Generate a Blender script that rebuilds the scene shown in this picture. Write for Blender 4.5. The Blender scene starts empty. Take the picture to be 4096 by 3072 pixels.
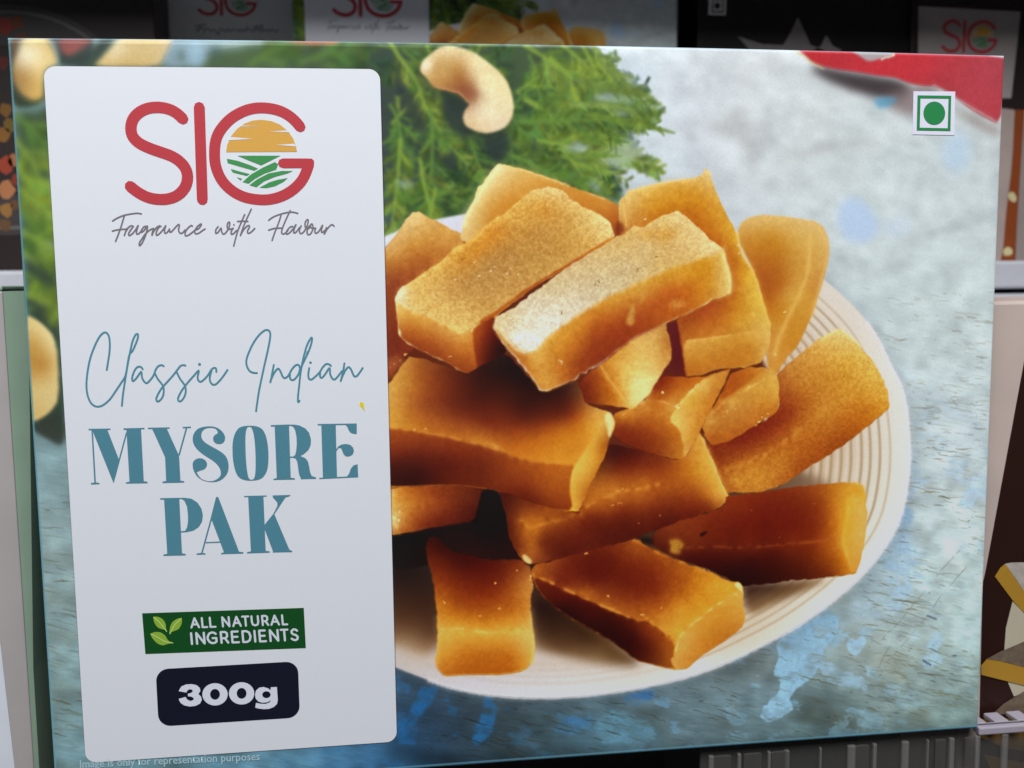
import bpy, bmesh, math, random
import numpy as np
from mathutils import Vector, Matrix
from mathutils.geometry import delaunay_2d_cdt

sc = bpy.context.scene
C = sc.collection

# ------------------------------------------------------------------ camera, world, lamps, exposure
W, H, DEPTH = 0.240, 0.17844, 0.042           # the sweet box, metres
FPX = 3900.0                                  # focal length in pixels of the 4096 px wide frame
CAM = np.array([0.08335279, -0.23721072, 0.12281922])
RGT = np.array([0.99212209, -0.12471799, -0.01179759])
UPV = np.array([0.02466717, 0.10215515, 0.9944626])
BAK = np.array([-0.12282219, -0.98691932, 0.10442682])
cam_d = bpy.data.cameras.new('camera')
cam = bpy.data.objects.new('camera', cam_d); C.objects.link(cam)
cam.matrix_world = Matrix(((RGT[0], UPV[0], BAK[0], CAM[0]), (RGT[1], UPV[1], BAK[1], CAM[1]),
                           (RGT[2], UPV[2], BAK[2], CAM[2]), (0, 0, 0, 1)))
cam_d.sensor_width = 36.0
cam_d.lens = 36.0 * FPX / 4096.0
cam_d.clip_start = 0.01; cam_d.clip_end = 20
cam_d.dof.use_dof = True
cam_d.dof.focus_distance = 0.236
cam_d.dof.aperture_fstop = 24
sc.camera = cam

world = bpy.data.worlds.new('World'); sc.world = world
world.use_nodes = True
bg = world.node_tree.nodes['Background']
bg.inputs[0].default_value = (0.90, 0.95, 1.0, 1); bg.inputs[1].default_value = 0.035

def area(name, loc, target, sx, sy, power, col):
    d = bpy.data.lights.new(name, 'AREA'); d.shape = 'RECTANGLE'; d.size = sx; d.size_y = sy
    d.energy = power; d.color = col
    o = bpy.data.objects.new(name, d); C.objects.link(o); o.location = loc
    o.rotation_euler = (Vector(target) - Vector(loc)).to_track_quat('-Z', 'Y').to_euler()
    return o
area('ceiling_panel_light', (0.07, -0.50, 0.82), (0.12, 0.0, 0.10), 0.50, 0.40, 12.2, (0.95, 0.97, 1.0))
area('shop_light', (-0.9, -1.6, 0.8), (0.12, 0.0, 0.09), 1.2, 0.8, 0.8, (0.97, 0.98, 1.0))  # soft fill from the left, its source out of view
sc.view_settings.view_transform = 'Standard'
sc.view_settings.look = 'None'
sc.view_settings.exposure = 0.0; sc.view_settings.gamma = 1.0
LUM_TOP, LUM_BOT = 0.99, 0.68                 # light falling on the front: top and bottom (white reads this)

# ------------------------------------------------------------------ coordinates
rng = np.random.default_rng(7)
random.seed(7)
FMAT = np.stack([RGT, -UPV, -BAK])
def bulge(x, z):                              # the card front bows out towards its upper edge
    u = np.clip(x / W, 0, 1); v = np.clip(z / H, 0, 1)
    return 0.0027 * 4 * u * (1 - u) * v ** 1.4
def rays(pts):
    p = np.asarray(pts, float).reshape(-1, 2)
    d = np.stack([(p[:, 0] - 2048) / FPX, (p[:, 1] - 1536) / FPX, np.ones(len(p))], 1) @ FMAT
    return d
def at(x, y, Y):                              # traced point -> point at depth Y
    d = rays([(x, y)])[0]
    return CAM + d * (Y - CAM[1]) / d[1]
def panel(pts):                               # traced points -> (x, z) on the bowed front
    d = rays(pts); Y = np.zeros(len(d))
    for _ in range(5):
        q = CAM + d * ((Y - CAM[1]) / d[:, 1])[:, None]
        Y = -bulge(q[:, 0], q[:, 2])
    return q[:, [0, 2]]
CROPS = {'d': (0, 0, 1.85172), 'f': (0, 0, 1.0), 'a': (1500, 600, .49729), 'b': (2300, 600, .49729), 'c': (1500, 1300, .49729),
         'e': (2300, 1250, .63291), 'g': (1500, 2000, .49729), 'h': (2400, 2000, .54250), 'i': (150, 250, .67812),
         'j': (150, 1200, .67812), 'k': (150, 2200, .67812), 't': (0, 0, .63291), 'u': (1300, 0, .63291), 'v': (2696, 0, .63291),
         'w': (2696, 2672, .63291), 'x': (3200, 2000, .57266), 'y': (1550, 2600, .54250), 'z': (0, 140, .45208),
         'm': (340, 1670, .27125), 'n': (900, 1670, .25316), 'o': (620, 1960, .26221), 'p': (330, 1300, .27125),
         'q': (950, 1300, .24864), 'r': (430, 820, .21248), 's': (850, 820, .23056), 'G': (560, 2420, .30741),
         'N': (600, 2640, .28029), 'R': (3796, 2100, .58594), 'X': (3200, 1150, .57266), 'F': (2400, 150, .60269)}
def T(s):
    """'a 10,20 30,40 b 5,6' -> list of traced points; a letter switches the tracing sheet."""
    out = []; k = None
    for w in s.split():
        if ',' not in w: k = CROPS[w]; continue
        v = [float(q) for q in w.split(',')]
        out.append((k[0] + v[0] * k[2], k[1] + v[1] * k[2]) + tuple(v[2:]))
    return out
def spline(pts, step=None, closed=False, n=8):
    p = np.array([q[:2] for q in pts], float); m = len(p); out = []
    if m < 3 and not closed: return [tuple(q) for q in p]
    for i in range(m if closed else m - 1):
        g = (lambda k: p[k % m]) if closed else (lambda k: p[min(max(k, 0), m - 1)])
        a, b, c, d = g(i - 1), g(i), g(i + 1), g(i + 2)
        for t in np.arange(n) / n:
            out.append(tuple(.5 * (2 * b + (c - a) * t + (2 * a - 5 * b + 4 * c - d) * t * t + (3 * b - a - 3 * c + d) * t ** 3)))
    if not closed: out.append(tuple(p[-1]))
    return out
def chaikin(p, n=1, k=.22):
    p = np.asarray(p, float)
    for _ in range(n):
        q = np.roll(p, -1, 0)
        p = np.stack([p * (1 - k) + q * k, p * k + q * (1 - k)], 1).reshape(-1, 2)
    return p
def s2l(c):
    c = np.asarray(c, float)
    return np.where(c <= .04045, c / 12.92, ((c + .055) / 1.055) ** 2.4)
# ------------------------------------------------------------------ the printed picture (the flat photo print on the card)
AW = 2048; AH = int(round(AW * H / W))
ART = np.zeros((AH, AW, 3), np.float32)
def apx(pts):
    q = panel(pts); return np.stack([q[:, 0] / W * AW, (1 - q[:, 1] / H) * AH], 1)
def gblur(m, s):
    if s <= 0: return m
    if s > 6:
        r = max(1, int(round(s * .98)))
        for _ in range(3):
            for ax in (0, 1):
                pad = [(0, 0)] * m.ndim; pad[ax] = (r + 1, r)
                c = np.cumsum(np.pad(m, pad, mode='edge'), ax, dtype=np.float64)
                a = [slice(None)] * m.ndim; b = list(a); a[ax] = slice(2 * r + 1, None); b[ax] = slice(0, -(2 * r + 1))
                m = ((c[tuple(a)] - c[tuple(b)]) / (2 * r + 1)).astype(np.float32)
        return m
    r = int(math.ceil(s * 2.5)); k = np.exp(-.5 * (np.arange(-r, r + 1) / s) ** 2); k /= k.sum()
    for ax in (0, 1):
        pad = [(0, 0)] * m.ndim; pad[ax] = (r, r)
        q = np.pad(m, pad, mode='edge'); o = np.zeros_like(m)
        for i, w in enumerate(k):
            a = [slice(None)] * m.ndim; a[ax] = slice(i, i + m.shape[ax]); o += np.float32(w) * q[tuple(a)]
        m = o
    return m
def vnoise(h, w, sx, sy, seed, ang=0.0):
    r = np.random.default_rng(seed)
    yy, xx = np.mgrid[0:h, 0:w].astype(np.float32)
    c, s = math.cos(ang), math.sin(ang)
    u = (xx * c + yy * s) / sx; v = (-xx * s + yy * c) / sy
    u -= u.min(); v -= v.min()
    L = r.random((int(v.max()) + 3, int(u.max()) + 3), dtype=np.float32)
    iu = u.astype(int); iv = v.astype(int); fu = u - iu; fv = v - iv
    fu = fu * fu * (3 - 2 * fu); fv = fv * fv * (3 - 2 * fv)
    return (L[iv, iu] * (1 - fu) + L[iv, iu + 1] * fu) * (1 - fv) + (L[iv + 1, iu] * (1 - fu) + L[iv + 1, iu + 1] * fu) * fv - .5
N2 = gblur(rng.standard_normal((AH, AW)).astype(np.float32), .8); N2 /= N2.std()
N4 = vnoise(AH, AW, 5, 5, 1) * 2; N9 = vnoise(AH, AW, 11, 11, 2) * 2; N24 = vnoise(AH, AW, 28, 28, 3) * 2; N70 = vnoise(AH, AW, 80, 80, 4) * 2
CR = N4 * .35 + N9 * .45 + N24 * .25 + N2 * .06             # crumb texture
CRF = N4 * .6 + N2 * .16 + N9 * .22
def raster(p, pad):
    x0 = max(0, int(p[:, 0].min()) - pad); x1 = min(AW, int(p[:, 0].max()) + pad + 2)
    y0 = max(0, int(p[:, 1].min()) - pad); y1 = min(AH, int(p[:, 1].max()) + pad + 2)
    if x1 <= x0 or y1 <= y0: return None
    h, w = y1 - y0, x1 - x0; SS = 2
    tog = np.zeros((h * SS, w + 1), np.int32)
    q = np.roll(p, -1, 0)
    for (ax, ay), (bx, by) in zip(p, q):
        if ay == by: continue
        if ay > by: ax, ay, bx, by = bx, by, ax, ay
        r0 = max(0, math.ceil((ay - y0) * SS - .5)); r1 = min(h * SS, math.ceil((by - y0) * SS - .5))
        if r1 <= r0: continue
        rr = np.arange(r0, r1); yc = (rr + .5) / SS + y0
        xi = np.clip(np.ceil(ax + (yc - ay) * (bx - ax) / (by - ay) - x0 - .5), 0, w).astype(int)
        np.add.at(tog, (rr, xi), 1)
    m = (np.cumsum(tog, 1)[:, :w] & 1).astype(np.float32)
    return m.reshape(h, SS, w).mean(1), x0, y0, x1, y1
def field(cps, x0, y0, x1, y1, c=14.0):
    """smooth colour field through traced colour points (multiquadric interpolation)."""
    a = apx([q[:2] for q in cps]); cols = np.array([q[2:5] for q in cps], np.float64) / 255
    if len(a) == 1: return np.broadcast_to(cols[0].astype(np.float32), (y1 - y0, x1 - x0, 3)).copy()
    phi = lambda r2: np.sqrt(r2 + c * c) * .01
    D = ((a[:, None] - a[None]) ** 2).sum(2); n = len(a)
    M = np.zeros((n + 1, n + 1)); M[:n, :n] = phi(D) - .01 * np.eye(n) * c * .3; M[:n, n] = M[n, :n] = 1
    wts = np.linalg.lstsq(M, np.vstack([cols, np.zeros((1, 3))]), rcond=None)[0]
    st = 4 if max(x1 - x0, y1 - y0) < 900 else 8
    yy, xx = np.mgrid[y0:y1 + 2 * st:st, x0:x1 + 2 * st:st].astype(np.float32)
    f = np.zeros(yy.shape + (3,), np.float32) + wts[n].astype(np.float32)
    for (px, py), w in zip(a, wts[:n]):
        f += phi((xx - px) ** 2 + (yy - py) ** 2)[..., None] * w.astype(np.float32)
    lo, hi = cols.min(0) * .9, np.minimum(cols.max(0) * 1.04, 1)
    f = np.clip(f, lo, hi).astype(np.float32)
    # bilinear back to full size
    Y = (np.arange(y1 - y0) / st); X = (np.arange(x1 - x0) / st); iy = Y.astype(int); ix = X.astype(int)
    fy = (Y - iy)[:, None, None].astype(np.float32); fx = (X - ix)[None, :, None].astype(np.float32)
    r0 = f[iy] * (1 - fy) + f[iy + 1] * fy
    return r0[:, ix] * (1 - fx) + r0[:, ix + 1] * fx
def rough(p, amp):
    if amp <= 0: return p
    out = []
    for a, b in zip(p, np.roll(p, -1, 0)):
        n = max(1, int(np.hypot(*(b - a)) / 4))
        out += [a + (b - a) * t for t in np.arange(n) / n]
    o = np.array(out); k = rng.standard_normal((len(o), 2)); k = (k + np.roll(k, 1, 0) + np.roll(k, -1, 0)) / 1.7
    return o + k * amp
def fill(pts, col, soft=1.0, alpha=1.0, rnd=1, jit=0.0, grain=0.0, tex=None, clip=None, k=.22):
    p = apx([q[:2] for q in pts])
    if rnd: p = chaikin(p, rnd, k)
    p = rough(p, jit)
    R = raster(p, int(3 * soft + 3))
    if R is None: return
    m, x0, y0, x1, y1 = R
    m = gblur(m, soft) * alpha
    if clip is not None: m = m * clip[y0:y1, x0:x1]
    f = np.array(col, np.float32) / 255 if isinstance(col, tuple) else field(col, x0, y0, x1, y1)
    f = np.broadcast_to(f, m.shape + (3,))
    if grain:
        f = f * (1 + grain * (CR if tex is None else tex)[y0:y1, x0:x1, None] * np.array([.75, 1.1, 1.5], np.float32))
    ART[y0:y1, x0:x1] = ART[y0:y1, x0:x1] * (1 - m[..., None]) + f * m[..., None]
def stroke_px(a, hw, col, soft, alpha, brk=0.0):
    a = np.asarray(a, float); pad = int(np.max(hw) + 3 * soft + 3)
    x0 = max(0, int(a[:, 0].min()) - pad); x1 = min(AW, int(a[:, 0].max()) + pad + 1)
    y0 = max(0, int(a[:, 1].min()) - pad); y1 = min(AH, int(a[:, 1].max()) + pad + 1)
    if x1 <= x0 or y1 <= y0: return
    yy, xx = np.mgrid[y0:y1, x0:x1].astype(np.float32)
    best = np.full(yy.shape, 1e9, np.float32)
    h = np.broadcast_to(hw, (len(a),))
    for i in range(len(a) - 1):
        d = a[i + 1] - a[i]; L = max(1e-6, d @ d)
        t = np.clip(((xx - a[i][0]) * d[0] + (yy - a[i][1]) * d[1]) / L, 0, 1)
        best = np.minimum(best, np.hypot(xx - a[i][0] - t * d[0], yy - a[i][1] - t * d[1]) - (h[i] + (h[i + 1] - h[i]) * t))
    m = np.clip(.5 - best / (2 * max(soft, .5)), 0, 1) * alpha
    m = m * m * (3 - 2 * m) if alpha == 1 else m
    if brk: m = m * np.clip(.5 + brk * N9[y0:y1, x0:x1], 0, 1)
    c = np.array(col, np.float32) / 255
    ART[y0:y1, x0:x1] = ART[y0:y1, x0:x1] * (1 - m[..., None]) + c * m[..., None]
def line(pts, hw, col, soft=2.0, alpha=.8, brk=0.0):
    a = apx(spline(pts, n=5)); a = a + rng.normal(0, .5, a.shape)
    stroke_px(a, hw * 1.5, col, soft * 1.6, alpha * .42, brk * .6)
    stroke_px(a, hw * .7 * rng.uniform(.6, 1.25, len(a)), tuple(min(255, v * 1.05 + 4) for v in col), soft * .7, min(1, alpha * .85), brk)
def specks(pts, r, col, alpha=.85):
    for q in apx([p[:2] for p in pts]):
        stroke_px([q, q + rng.normal(0, 2.4, 2)], np.array([.75, .3]) * r * rng.uniform(.5, 1.0), col, 1.0, alpha * rng.uniform(.5, 1))

# --- tabletop: weathered pale blue-grey boards
ctrl = T('f 2500,250,216,226,230 3000,250,214,218,219 3300,600,211,218,217 3600,700,209,219,218 3950,800,205,214,214 2900,650,212,217,219 '
         '2500,700,203,213,218 3700,1250,204,216,214 3900,1700,200,214,215 3800,2250,192,211,210 3930,2500,184,208,205 3850,2850,128,152,148 '
         '3500,2650,158,176,172 3300,2850,92,112,112 3000,2800,112,136,142 2750,2900,96,118,124 2350,2950,72,98,108 2000,2950,50,64,70 1650,2900,42,66,88 '
         '140,1850,130,158,160 170,2150,140,162,162 230,2600,134,160,160 260,2950,112,140,144 600,3060,100,136,146 1200,3050,84,128,152 '
         '1500,3030,58,104,140 60,300,120,150,150')
ART[:] = field(ctrl, 0, 0, AW, AH, 40)
yy, xx = np.mgrid[0:AH, 0:AW].astype(np.float32)
vy = yy / AH; vx = xx / AW
foc = np.clip((vy - .18) / .45, 0, 1)         # the print is sharp below, blurred above
mott = vnoise(AH, AW, 60, 34, 11, .25) + .6 * vnoise(AH, AW, 25, 15, 12, .2)
ART *= (1 + (.07 * mott + .03 * N24)[..., None] * (1 + .5 * foc[..., None]))
mott2 = np.clip(vnoise(AH, AW, 70, 42, 13, -.3) + .5 * vnoise(AH, AW, 26, 18, 14, .1) - .02, 0, 1) * (1 - foc)
ART -= mott2[..., None] * np.array([.095, .10, .10], np.float32)
fl = vnoise(AH, AW, 26, 5, 21, .24) + .6 * vnoise(AH, AW, 11, 3, 22, .2) + .5 * N24
ART *= 1 + (.075 * fl * foc * (0.4 + vy))[..., None]
warm = np.clip(vnoise(AH, AW, 90, 40, 23, .2) * 2.2 + .3 * fl, 0, 1) * foc * np.clip(vy * 1.6 - .55, 0, 1)
ART += warm[..., None] * np.array([-.06, -.10, -.13], np.float32)
# flaked blue paint
BLUE = np.clip((vnoise(AH, AW, 60, 42, 31, .5) + .55 * vnoise(AH, AW, 20, 13, 32, .3) + .28 * vnoise(AH, AW, 7, 4, 33, .2)) * 7 - 1.3, 0, 1)
zone = field(T('f 3400,2550,255,0,0 3560,2250,255,0,0 3900,1950,180,0,0 3250,2900,120,0,0 3700,2600,70,0,0 3800,2250,60,0,0 3900,2800,20,0,0 '
               '3000,2850,90,0,0 2550,2850,190,0,0 2250,2900,120,0,0 1750,2850,200,0,0 2000,2900,90,0,0 3700,1500,0,0,0 3000,500,0,0,0 '
               '3900,1300,0,0,0 200,2400,0,0,0 300,3000,40,0,0 700,3060,90,0,0 1400,3040,160,0,0'), 0, 0, AW, AH, 40)[..., 0]
bc = field(T('f 3600,2200,165,200,226 3300,2600,140,188,215 3900,1950,190,216,236 2600,2850,108,158,190 2250,2900,60,112,148 1750,2850,34,86,134 '
             '1450,3040,50,112,160 700,3060,100,150,172 200,2400,140,170,176'), 0, 0, AW, AH, 40)
bm_ = gblur(np.clip(BLUE * np.clip(zone * 1.5, 0, 1), 0, 1), .8)[..., None]
bm_ = bm_ * .5
ART[:] = ART * (1 - bm_) + bc * (1 + .10 * N9[..., None] + .10 * fl[..., None]) * bm_
WEAR = np.clip(.80 + 1.1 * (vnoise(AH, AW, 34, 16, 51, .2) + .5 * vnoise(AH, AW, 12, 6, 52, .2)), .15, 1).astype(np.float32)
def patch(s, col, soft=1.0, jit=1.6, alpha=.92): fill(T(s), col, soft * 1.3, alpha, 1, jit, .07, clip=WEAR)
patch('h 1500,900 1620,850 1770,850 1745,980 1650,1090 1600,1260 1540,1330 1400,1440 1430,1560 1230,1650 1165,1600 1230,1500 1330,1400 1330,1320 1270,1280 1320,1180 1300,1060 1370,980', (148, 192, 219))
patch('h 1600,1180 1720,1200 1800,1260 1900,1290 2000,1380 1900,1400 1760,1360 1650,1330', (156, 194, 216), 1.0, 2.2, .7)
patch('h 1810,1060 1850,1010 1890,1040 1930,990 1975,1040 1930,1110 1880,1160 1835,1120', (158, 196, 224), .8, .6)
patch('x 560,300 640,150 700,60 760,130 780,230 760,310 820,360 880,380 800,420 740,470 790,540 770,640 700,760 640,800 600,760 680,560 640,420', (166, 200, 226), 1.5, 2.4, .62)
patch('x 910,930 960,900 1000,980 960,1060 1000,1120 930,1180 860,1180 850,1120 890,1030', (166, 202, 226), 1, 1.6)
patch('X 1310,1110 1280,1200 1330,1240', (172, 206, 232), 1.5, 1)
patch('X 1220,1300 1310,1290 1310,1500 1250,1480 1180,1560 1100,1550 1120,1470 1200,1390', (180, 208, 232), 1.4, 1.8)
patch('X 640,1659 690,1500 790,1540 800,1659', (158, 196, 226), 2, 1.6)
patch('y 1720,330 1960,280 1960,370 1840,420 1760,410', (58, 112, 166), 1.4, 1.8)
patch('y 1230,560 1360,470 1500,490 1480,560 1330,620 1240,620', (54, 104, 150), 1.4, 1.8)
patch('y 240,260 370,280 330,390 280,430 220,540 210,700 90,700 70,560 190,420', (36, 92, 142), 1.8, 2.2)
patch('y 720,340 800,360 800,520 740,640 680,700 620,690 640,560 700,470', (40, 96, 142), 1.8, 2.2)
patch('y 1530,520 1700,440 1850,500 1960,540 2000,640 1900,720 1760,700 1560,690', (96, 146, 166), 1.6, 2.6, .7)
for q, c_ in (('x 560,300 640,150 760,100 800,300 900,380 800,480 800,640 700,780 600,820 420,900 300,800 480,560', (166, 200, 224)), ('h 1300,1050 1500,900 1790,840 1780,1000 1660,1120 1640,1250 1400,1300', (150, 194, 222)), ('y 1100,640 1400,460 1700,440 2000,520 2050,700 1500,720', (92, 136, 158))):
    fill(T(q), c_, 9, .34, 2, 3, .06, clip=WEAR)
def soft_patch(s, col, soft, a): fill(T(s), col, soft, a, 2)
soft_patch('F 1570,1200 1600,1090 1700,1050 1780,1120 1850,1220 1830,1330 1700,1370 1610,1320', (184, 206, 234), 8, .85)
soft_patch('F 1830,1230 2050,1190 2080,1290 1900,1340', (200, 214, 230), 9, .6)
soft_patch('v 1700,860 1850,830 1880,1000 1800,1106 1700,1050', (186, 210, 230), 10, .75)
soft_patch('F 100,180 330,200 360,330 160,320', (214, 228, 238), 10, .5)
soft_patch('F 640,600 820,560 900,450 960,480 1000,700 1060,820 1000,1000 960,700 800,640', (170, 168, 166), 9, .45)
soft_patch('F 1200,770 1500,700 1850,660 1860,710 1500,760 1250,810', (172, 170, 166), 8, .5)
# cracks: thin dark grain strokes, sharper and denser towards the lower right
CL = vnoise(AH, AW, 130, 46, 41, .2) + .5 * vnoise(AH, AW, 40, 20, 42, .2)
for k in range(2300):
    fx, fy = rng.uniform(3450, 3990), rng.uniform(1150, 2930)
    if rng.random() < .40: fx, fy = rng.uniform(1600, 3900), rng.uniform(2480, 3020)
    if rng.random() < .08: fx, fy = rng.uniform(100, 330), rng.uniform(2000, 3060)
    q = apx([(fx, fy)])[0]; iy, ix = int(np.clip(q[1], 0, AH - 1)), int(np.clip(q[0], 0, AW - 1))
    if CL[iy, ix] < rng.uniform(-.35, .30): continue
    L = rng.gamma(2.0, 9) * (.5 + fy / 3000); an = rng.normal(.16 + .16 * np.clip((fy - 2000) / 700, 0, 1), .09)
    d = np.array([math.cos(an), math.sin(an)]) * min(L, 70)
    n = max(2, int(L / 8)); pts = [q + d * t + rng.normal(0, .9, 2) for t in np.linspace(0, 1, n + 1)]
    base = ART[iy, ix] * 255
    soft_zone = fy < 1750 and fx > 3000
    c = base * rng.uniform(.5, .8) * np.array([1.08, 1.0, .88]) + np.array([10, 8, 2])
    stroke_px(pts, np.interp(np.linspace(0, 1, n + 1), [0, .4, 1], [.3, 1.2, .3]) * rng.uniform(.5, 1.7), tuple(c), 2.2 if soft_zone else 1.3, rng.uniform(.3, .85) * (.7 if soft_zone else 1.1))
    if rng.random() < .25: stroke_px([p_ + np.array([1, -3]) for p_ in pts], .8, tuple(np.minimum(base * 1.12, 250)), 1.6, .4)
for s in ('x 540,1010 760,770 960,520 1150,310', 'x 600,1140 830,880 1000,650 1160,470', 'h 2050,1240 2120,1100 2212,1000', 'X 880,780 960,800', 'X 1060,1015 1130,1020 1210,1030', 'x 1000,510 1060,515 1120,525', 'x 870,1390 960,1410 1050,1440', 'x 860,1195 990,1240 1090,1320', 'x 1050,1400 1130,1420'):
    line(T(s), 1.1, (112, 108, 92), 1.6, .55, 1.2)
for s in ('x 860,1120 890,1140 910,1150', 'x 1070,1085 1085,1088', 'x 890,805 950,830'):
    line(T(s), 2, (52, 62, 84), 1.2, .75)

# --- red cloth and its shadow at the upper right
soft_patch('v 840,420 940,420 1100,450 1280,480 1420,500 1500,560 1470,620 1380,640 1250,610 1080,560 930,490', (62, 52, 54), 8, .95)
soft_patch('v 1300,620 1420,560 1560,520 1660,540 1700,600 1600,700 1500,740 1400,700', (126, 104, 102), 9, .75)
soft_patch('v 1255,625 1330,610 1430,620 1350,680 1290,690', (92, 158, 190), 5, .8)
soft_patch('v 1700,640 1800,680 1950,760 2060,800 2060,880 1900,800', (150, 132, 126), 8, .7)
CLOTH = T('v 750,285 2110,330 2095,500 2062,790 1960,740 1860,680 1760,600 1660,545 1560,540 1480,525 1400,490 1290,478 1160,455 1040,440 940,420 870,392 820,340')
fill(CLOTH, T('v 800,320,196,44,48 1000,400,186,48,56 1300,440,198,50,58 1600,380,196,54,62 2050,360,176,66,76 1900,600,186,66,76 2050,760,182,62,72 1700,560,176,58,66'), 2.5, 1, 1, 0, .05)
fill(T('v 1100,305 1180,360 1230,392 1300,372 1390,352 1385,330 1340,318'), (176, 166, 166), 2.5, 1, 1)
line(T('v 1310,370 1380,350 1390,335'), 2.5, (214, 206, 190), 2, .9)
line(T('v 760,310 820,360 880,400 940,430'), 2, (196, 176, 110), 2.5, .6)
line(T('v 1640,540 1760,610 1900,690 2050,780'), 3, (186, 166, 160), 4, .55)

# --- herb fronds: dark mass, then stems with side sprigs, slightly out of focus
HERB = T('t 560,300 800,250 1040,440 1280,330 1700,270 u 300,240 700,255 1300,275 1690,285 1730,370 1790,450 1860,530 1930,565 1860,580 1800,560 1690,640 1800,640 1940,690 '
         '2010,780 2040,800 1980,850 1870,830 1790,860 1800,920 1680,980 1650,1060 1700,1106 F 140,980 160,1040 130,1110 a 1960,440 1700,340 1290,190 1060,130 930,180 800,390 '
         '720,520 480,570 330,505 200,600 60,760 10,500 f 1500,900 1300,700 900,300 300,420 150,900 240,1200 280,1760 130,1730 110,1400 100,1100 70,700 60,420 170,470')
SAVE = ART.copy()
fill(HERB, T('f 400,300,58,76,60 1000,230,70,92,52 1450,250,48,60,52 1700,600,36,48,42 1900,420,44,64,36 2200,300,56,78,40 2300,560,60,88,40 2050,560,38,54,40 '
             '1560,880,60,78,72 100,600,60,78,44 120,1000,44,66,44 150,1300,48,64,40 200,1500,40,54,38'), 6, .9, 1, 2)
herbm = np.zeros((AH, AW), np.float32)
R = raster(chaikin(apx([q[:2] for q in HERB]), 1), 2); herbm[R[2]:R[4], R[1]:R[3]] = R[0]
herbs = gblur(herbm, 4)
def frond(x0, y0, ang, L, w, bright, curl=0.0, n=None):
    """x0, y0 traced base, ang in degrees on the print, L length in print pixels."""
    p = apx([(x0, y0)])[0]; a = math.radians(ang); n = n or int(L / 11)
    stem = [p.copy()]
    for i in range(n):
        a += curl / n + rng.normal(0, .06)
        p = p + np.array([math.cos(a), math.sin(a)]) * L / n; stem.append(p.copy())
        if i < 1: continue
        f = 1 - i / n
        for sd in (-1, 1):
            if rng.random() < .12: continue
            ln = (16 + 46 * f * rng.uniform(.6, 1.1)) * w; b = a + sd * rng.uniform(.5, .95)
            e = p + np.array([math.cos(b), math.sin(b)]) * ln
            c = np.array(bright) * rng.uniform(.62, 1.12) * np.array([rng.uniform(.88, 1.1), 1, rng.uniform(.8, 1.2)])
            m = (p + e) / 2 + rng.normal(0, 2, 2)
            stroke_px([p, m, e], np.array([2.0, 3.2, .9]) * w, tuple(c), 2.2, .85)
            for q in (.45, .75):
                for s2 in (-1, 1):
                    g = p + (e - p) * q; b2 = b + s2 * rng.uniform(.4, .8)
                    stroke_px([g, g + np.array([math.cos(b2), math.sin(b2)]) * ln * .33], np.array([2.2, .8]) * w, tuple(c * rng.uniform(.85, 1.1)), 2.0, .8)
    stroke_px(stem, np.linspace(4.2, 1.2, len(stem)) * w, tuple(np.array(bright) * 1.08), 2.2, .85)
G1, G2, G3 = (128, 154, 58), (92, 126, 52), (56, 84, 48)
for k in range(95):
    fx, fy = rng.uniform(1500, 2400), rng.uniform(170, 900)
    if fx > 2300 and fy < 330 or fx > 2250 and fy > 700: continue
    frond(fx, fy, rng.uniform(-60, 80), rng.uniform(60, 150), rng.uniform(.6, .95), (G3, G2, G2, G1)[int(rng.integers(4))])
for fx, fy, an, L, w, c, cu in ((1560, 170, 62, 330, 1.0, G1, .2), (1720, 440, 75, 250, 1.0, G2, .3), (1560, 420, 55, 240, .9, G2, .3), (1800, 190, 40, 300, 1.1, G2, 0),
        (2100, 180, 30, 230, 1.1, G1, .3), (2200, 230, 48, 240, 1.0, G1, -.1), (2250, 180, 35, 170, .9, G1, .4), (2100, 400, 20, 250, 1.1, G1, .1), (2200, 480, 14, 250, 1.0, G1, .05), (2080, 480, 8, 280, 1.0, G2, -.1),
        (2150, 560, 10, 260, .95, G1, -.1), (2100, 640, 25, 220, 1.0, G1, .2), (2250, 600, 40, 170, .9, G1, .2), (2180, 680, 45, 170, .8, G2, .3), (2000, 600, 30, 200, 1, G2, .3),
        (2330, 185, 60, 150, .9, G1, 0), (2390, 250, 48, 140, .9, G1, .1), (2440, 320, 36, 120, .8, G1, 0), (2360, 330, 30, 150, .9, G2, 0), (2480, 360, 30, 90, .7, G2, 0), (2300, 300, 40, 150, .9, G2, 0),
        (1880, 560, 70, 120, .9, G2, .3), (1680, 640, 80, 190, 1.0, G1, .1), (1600, 560, 95, 210, .9, G1, .0), (1740, 760, 100, 120, .8, G1, 0), (2000, 700, 40, 140, .8, G2, 0),
        (1330, 190, 25, 120, 1.2, G3, .3), (1200, 250, -20, 120, 1.2, G2, .3), (1000, 255, -28, 110, 1.2, G2, 0),
        (60, 460, 40, 130, 1.2, G2, .3), (60, 560, 45, 130, 1.2, G1, .3), (65, 660, 50, 140, 1.2, G1, .2), (80, 760, 40, 130, 1.2, G1, .3), (85, 840, 55, 130, 1.2, G2, .3),
        (90, 930, 20, 110, 1.2, G1, .3), (95, 1010, 50, 110, 1.2, G1, .3), (100, 1100, 10, 110, 1.2, G2, .3), (110, 1180, 30, 100, 1.2, G1, 0), (120, 1230, -10, 100, 1, G1, 0), (200, 1300, -60, 110, 1, G1, 0), (180, 1700, 20, 80, .9, G3, 0)):
    frond(fx, fy, an, L, w, c, cu)
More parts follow.
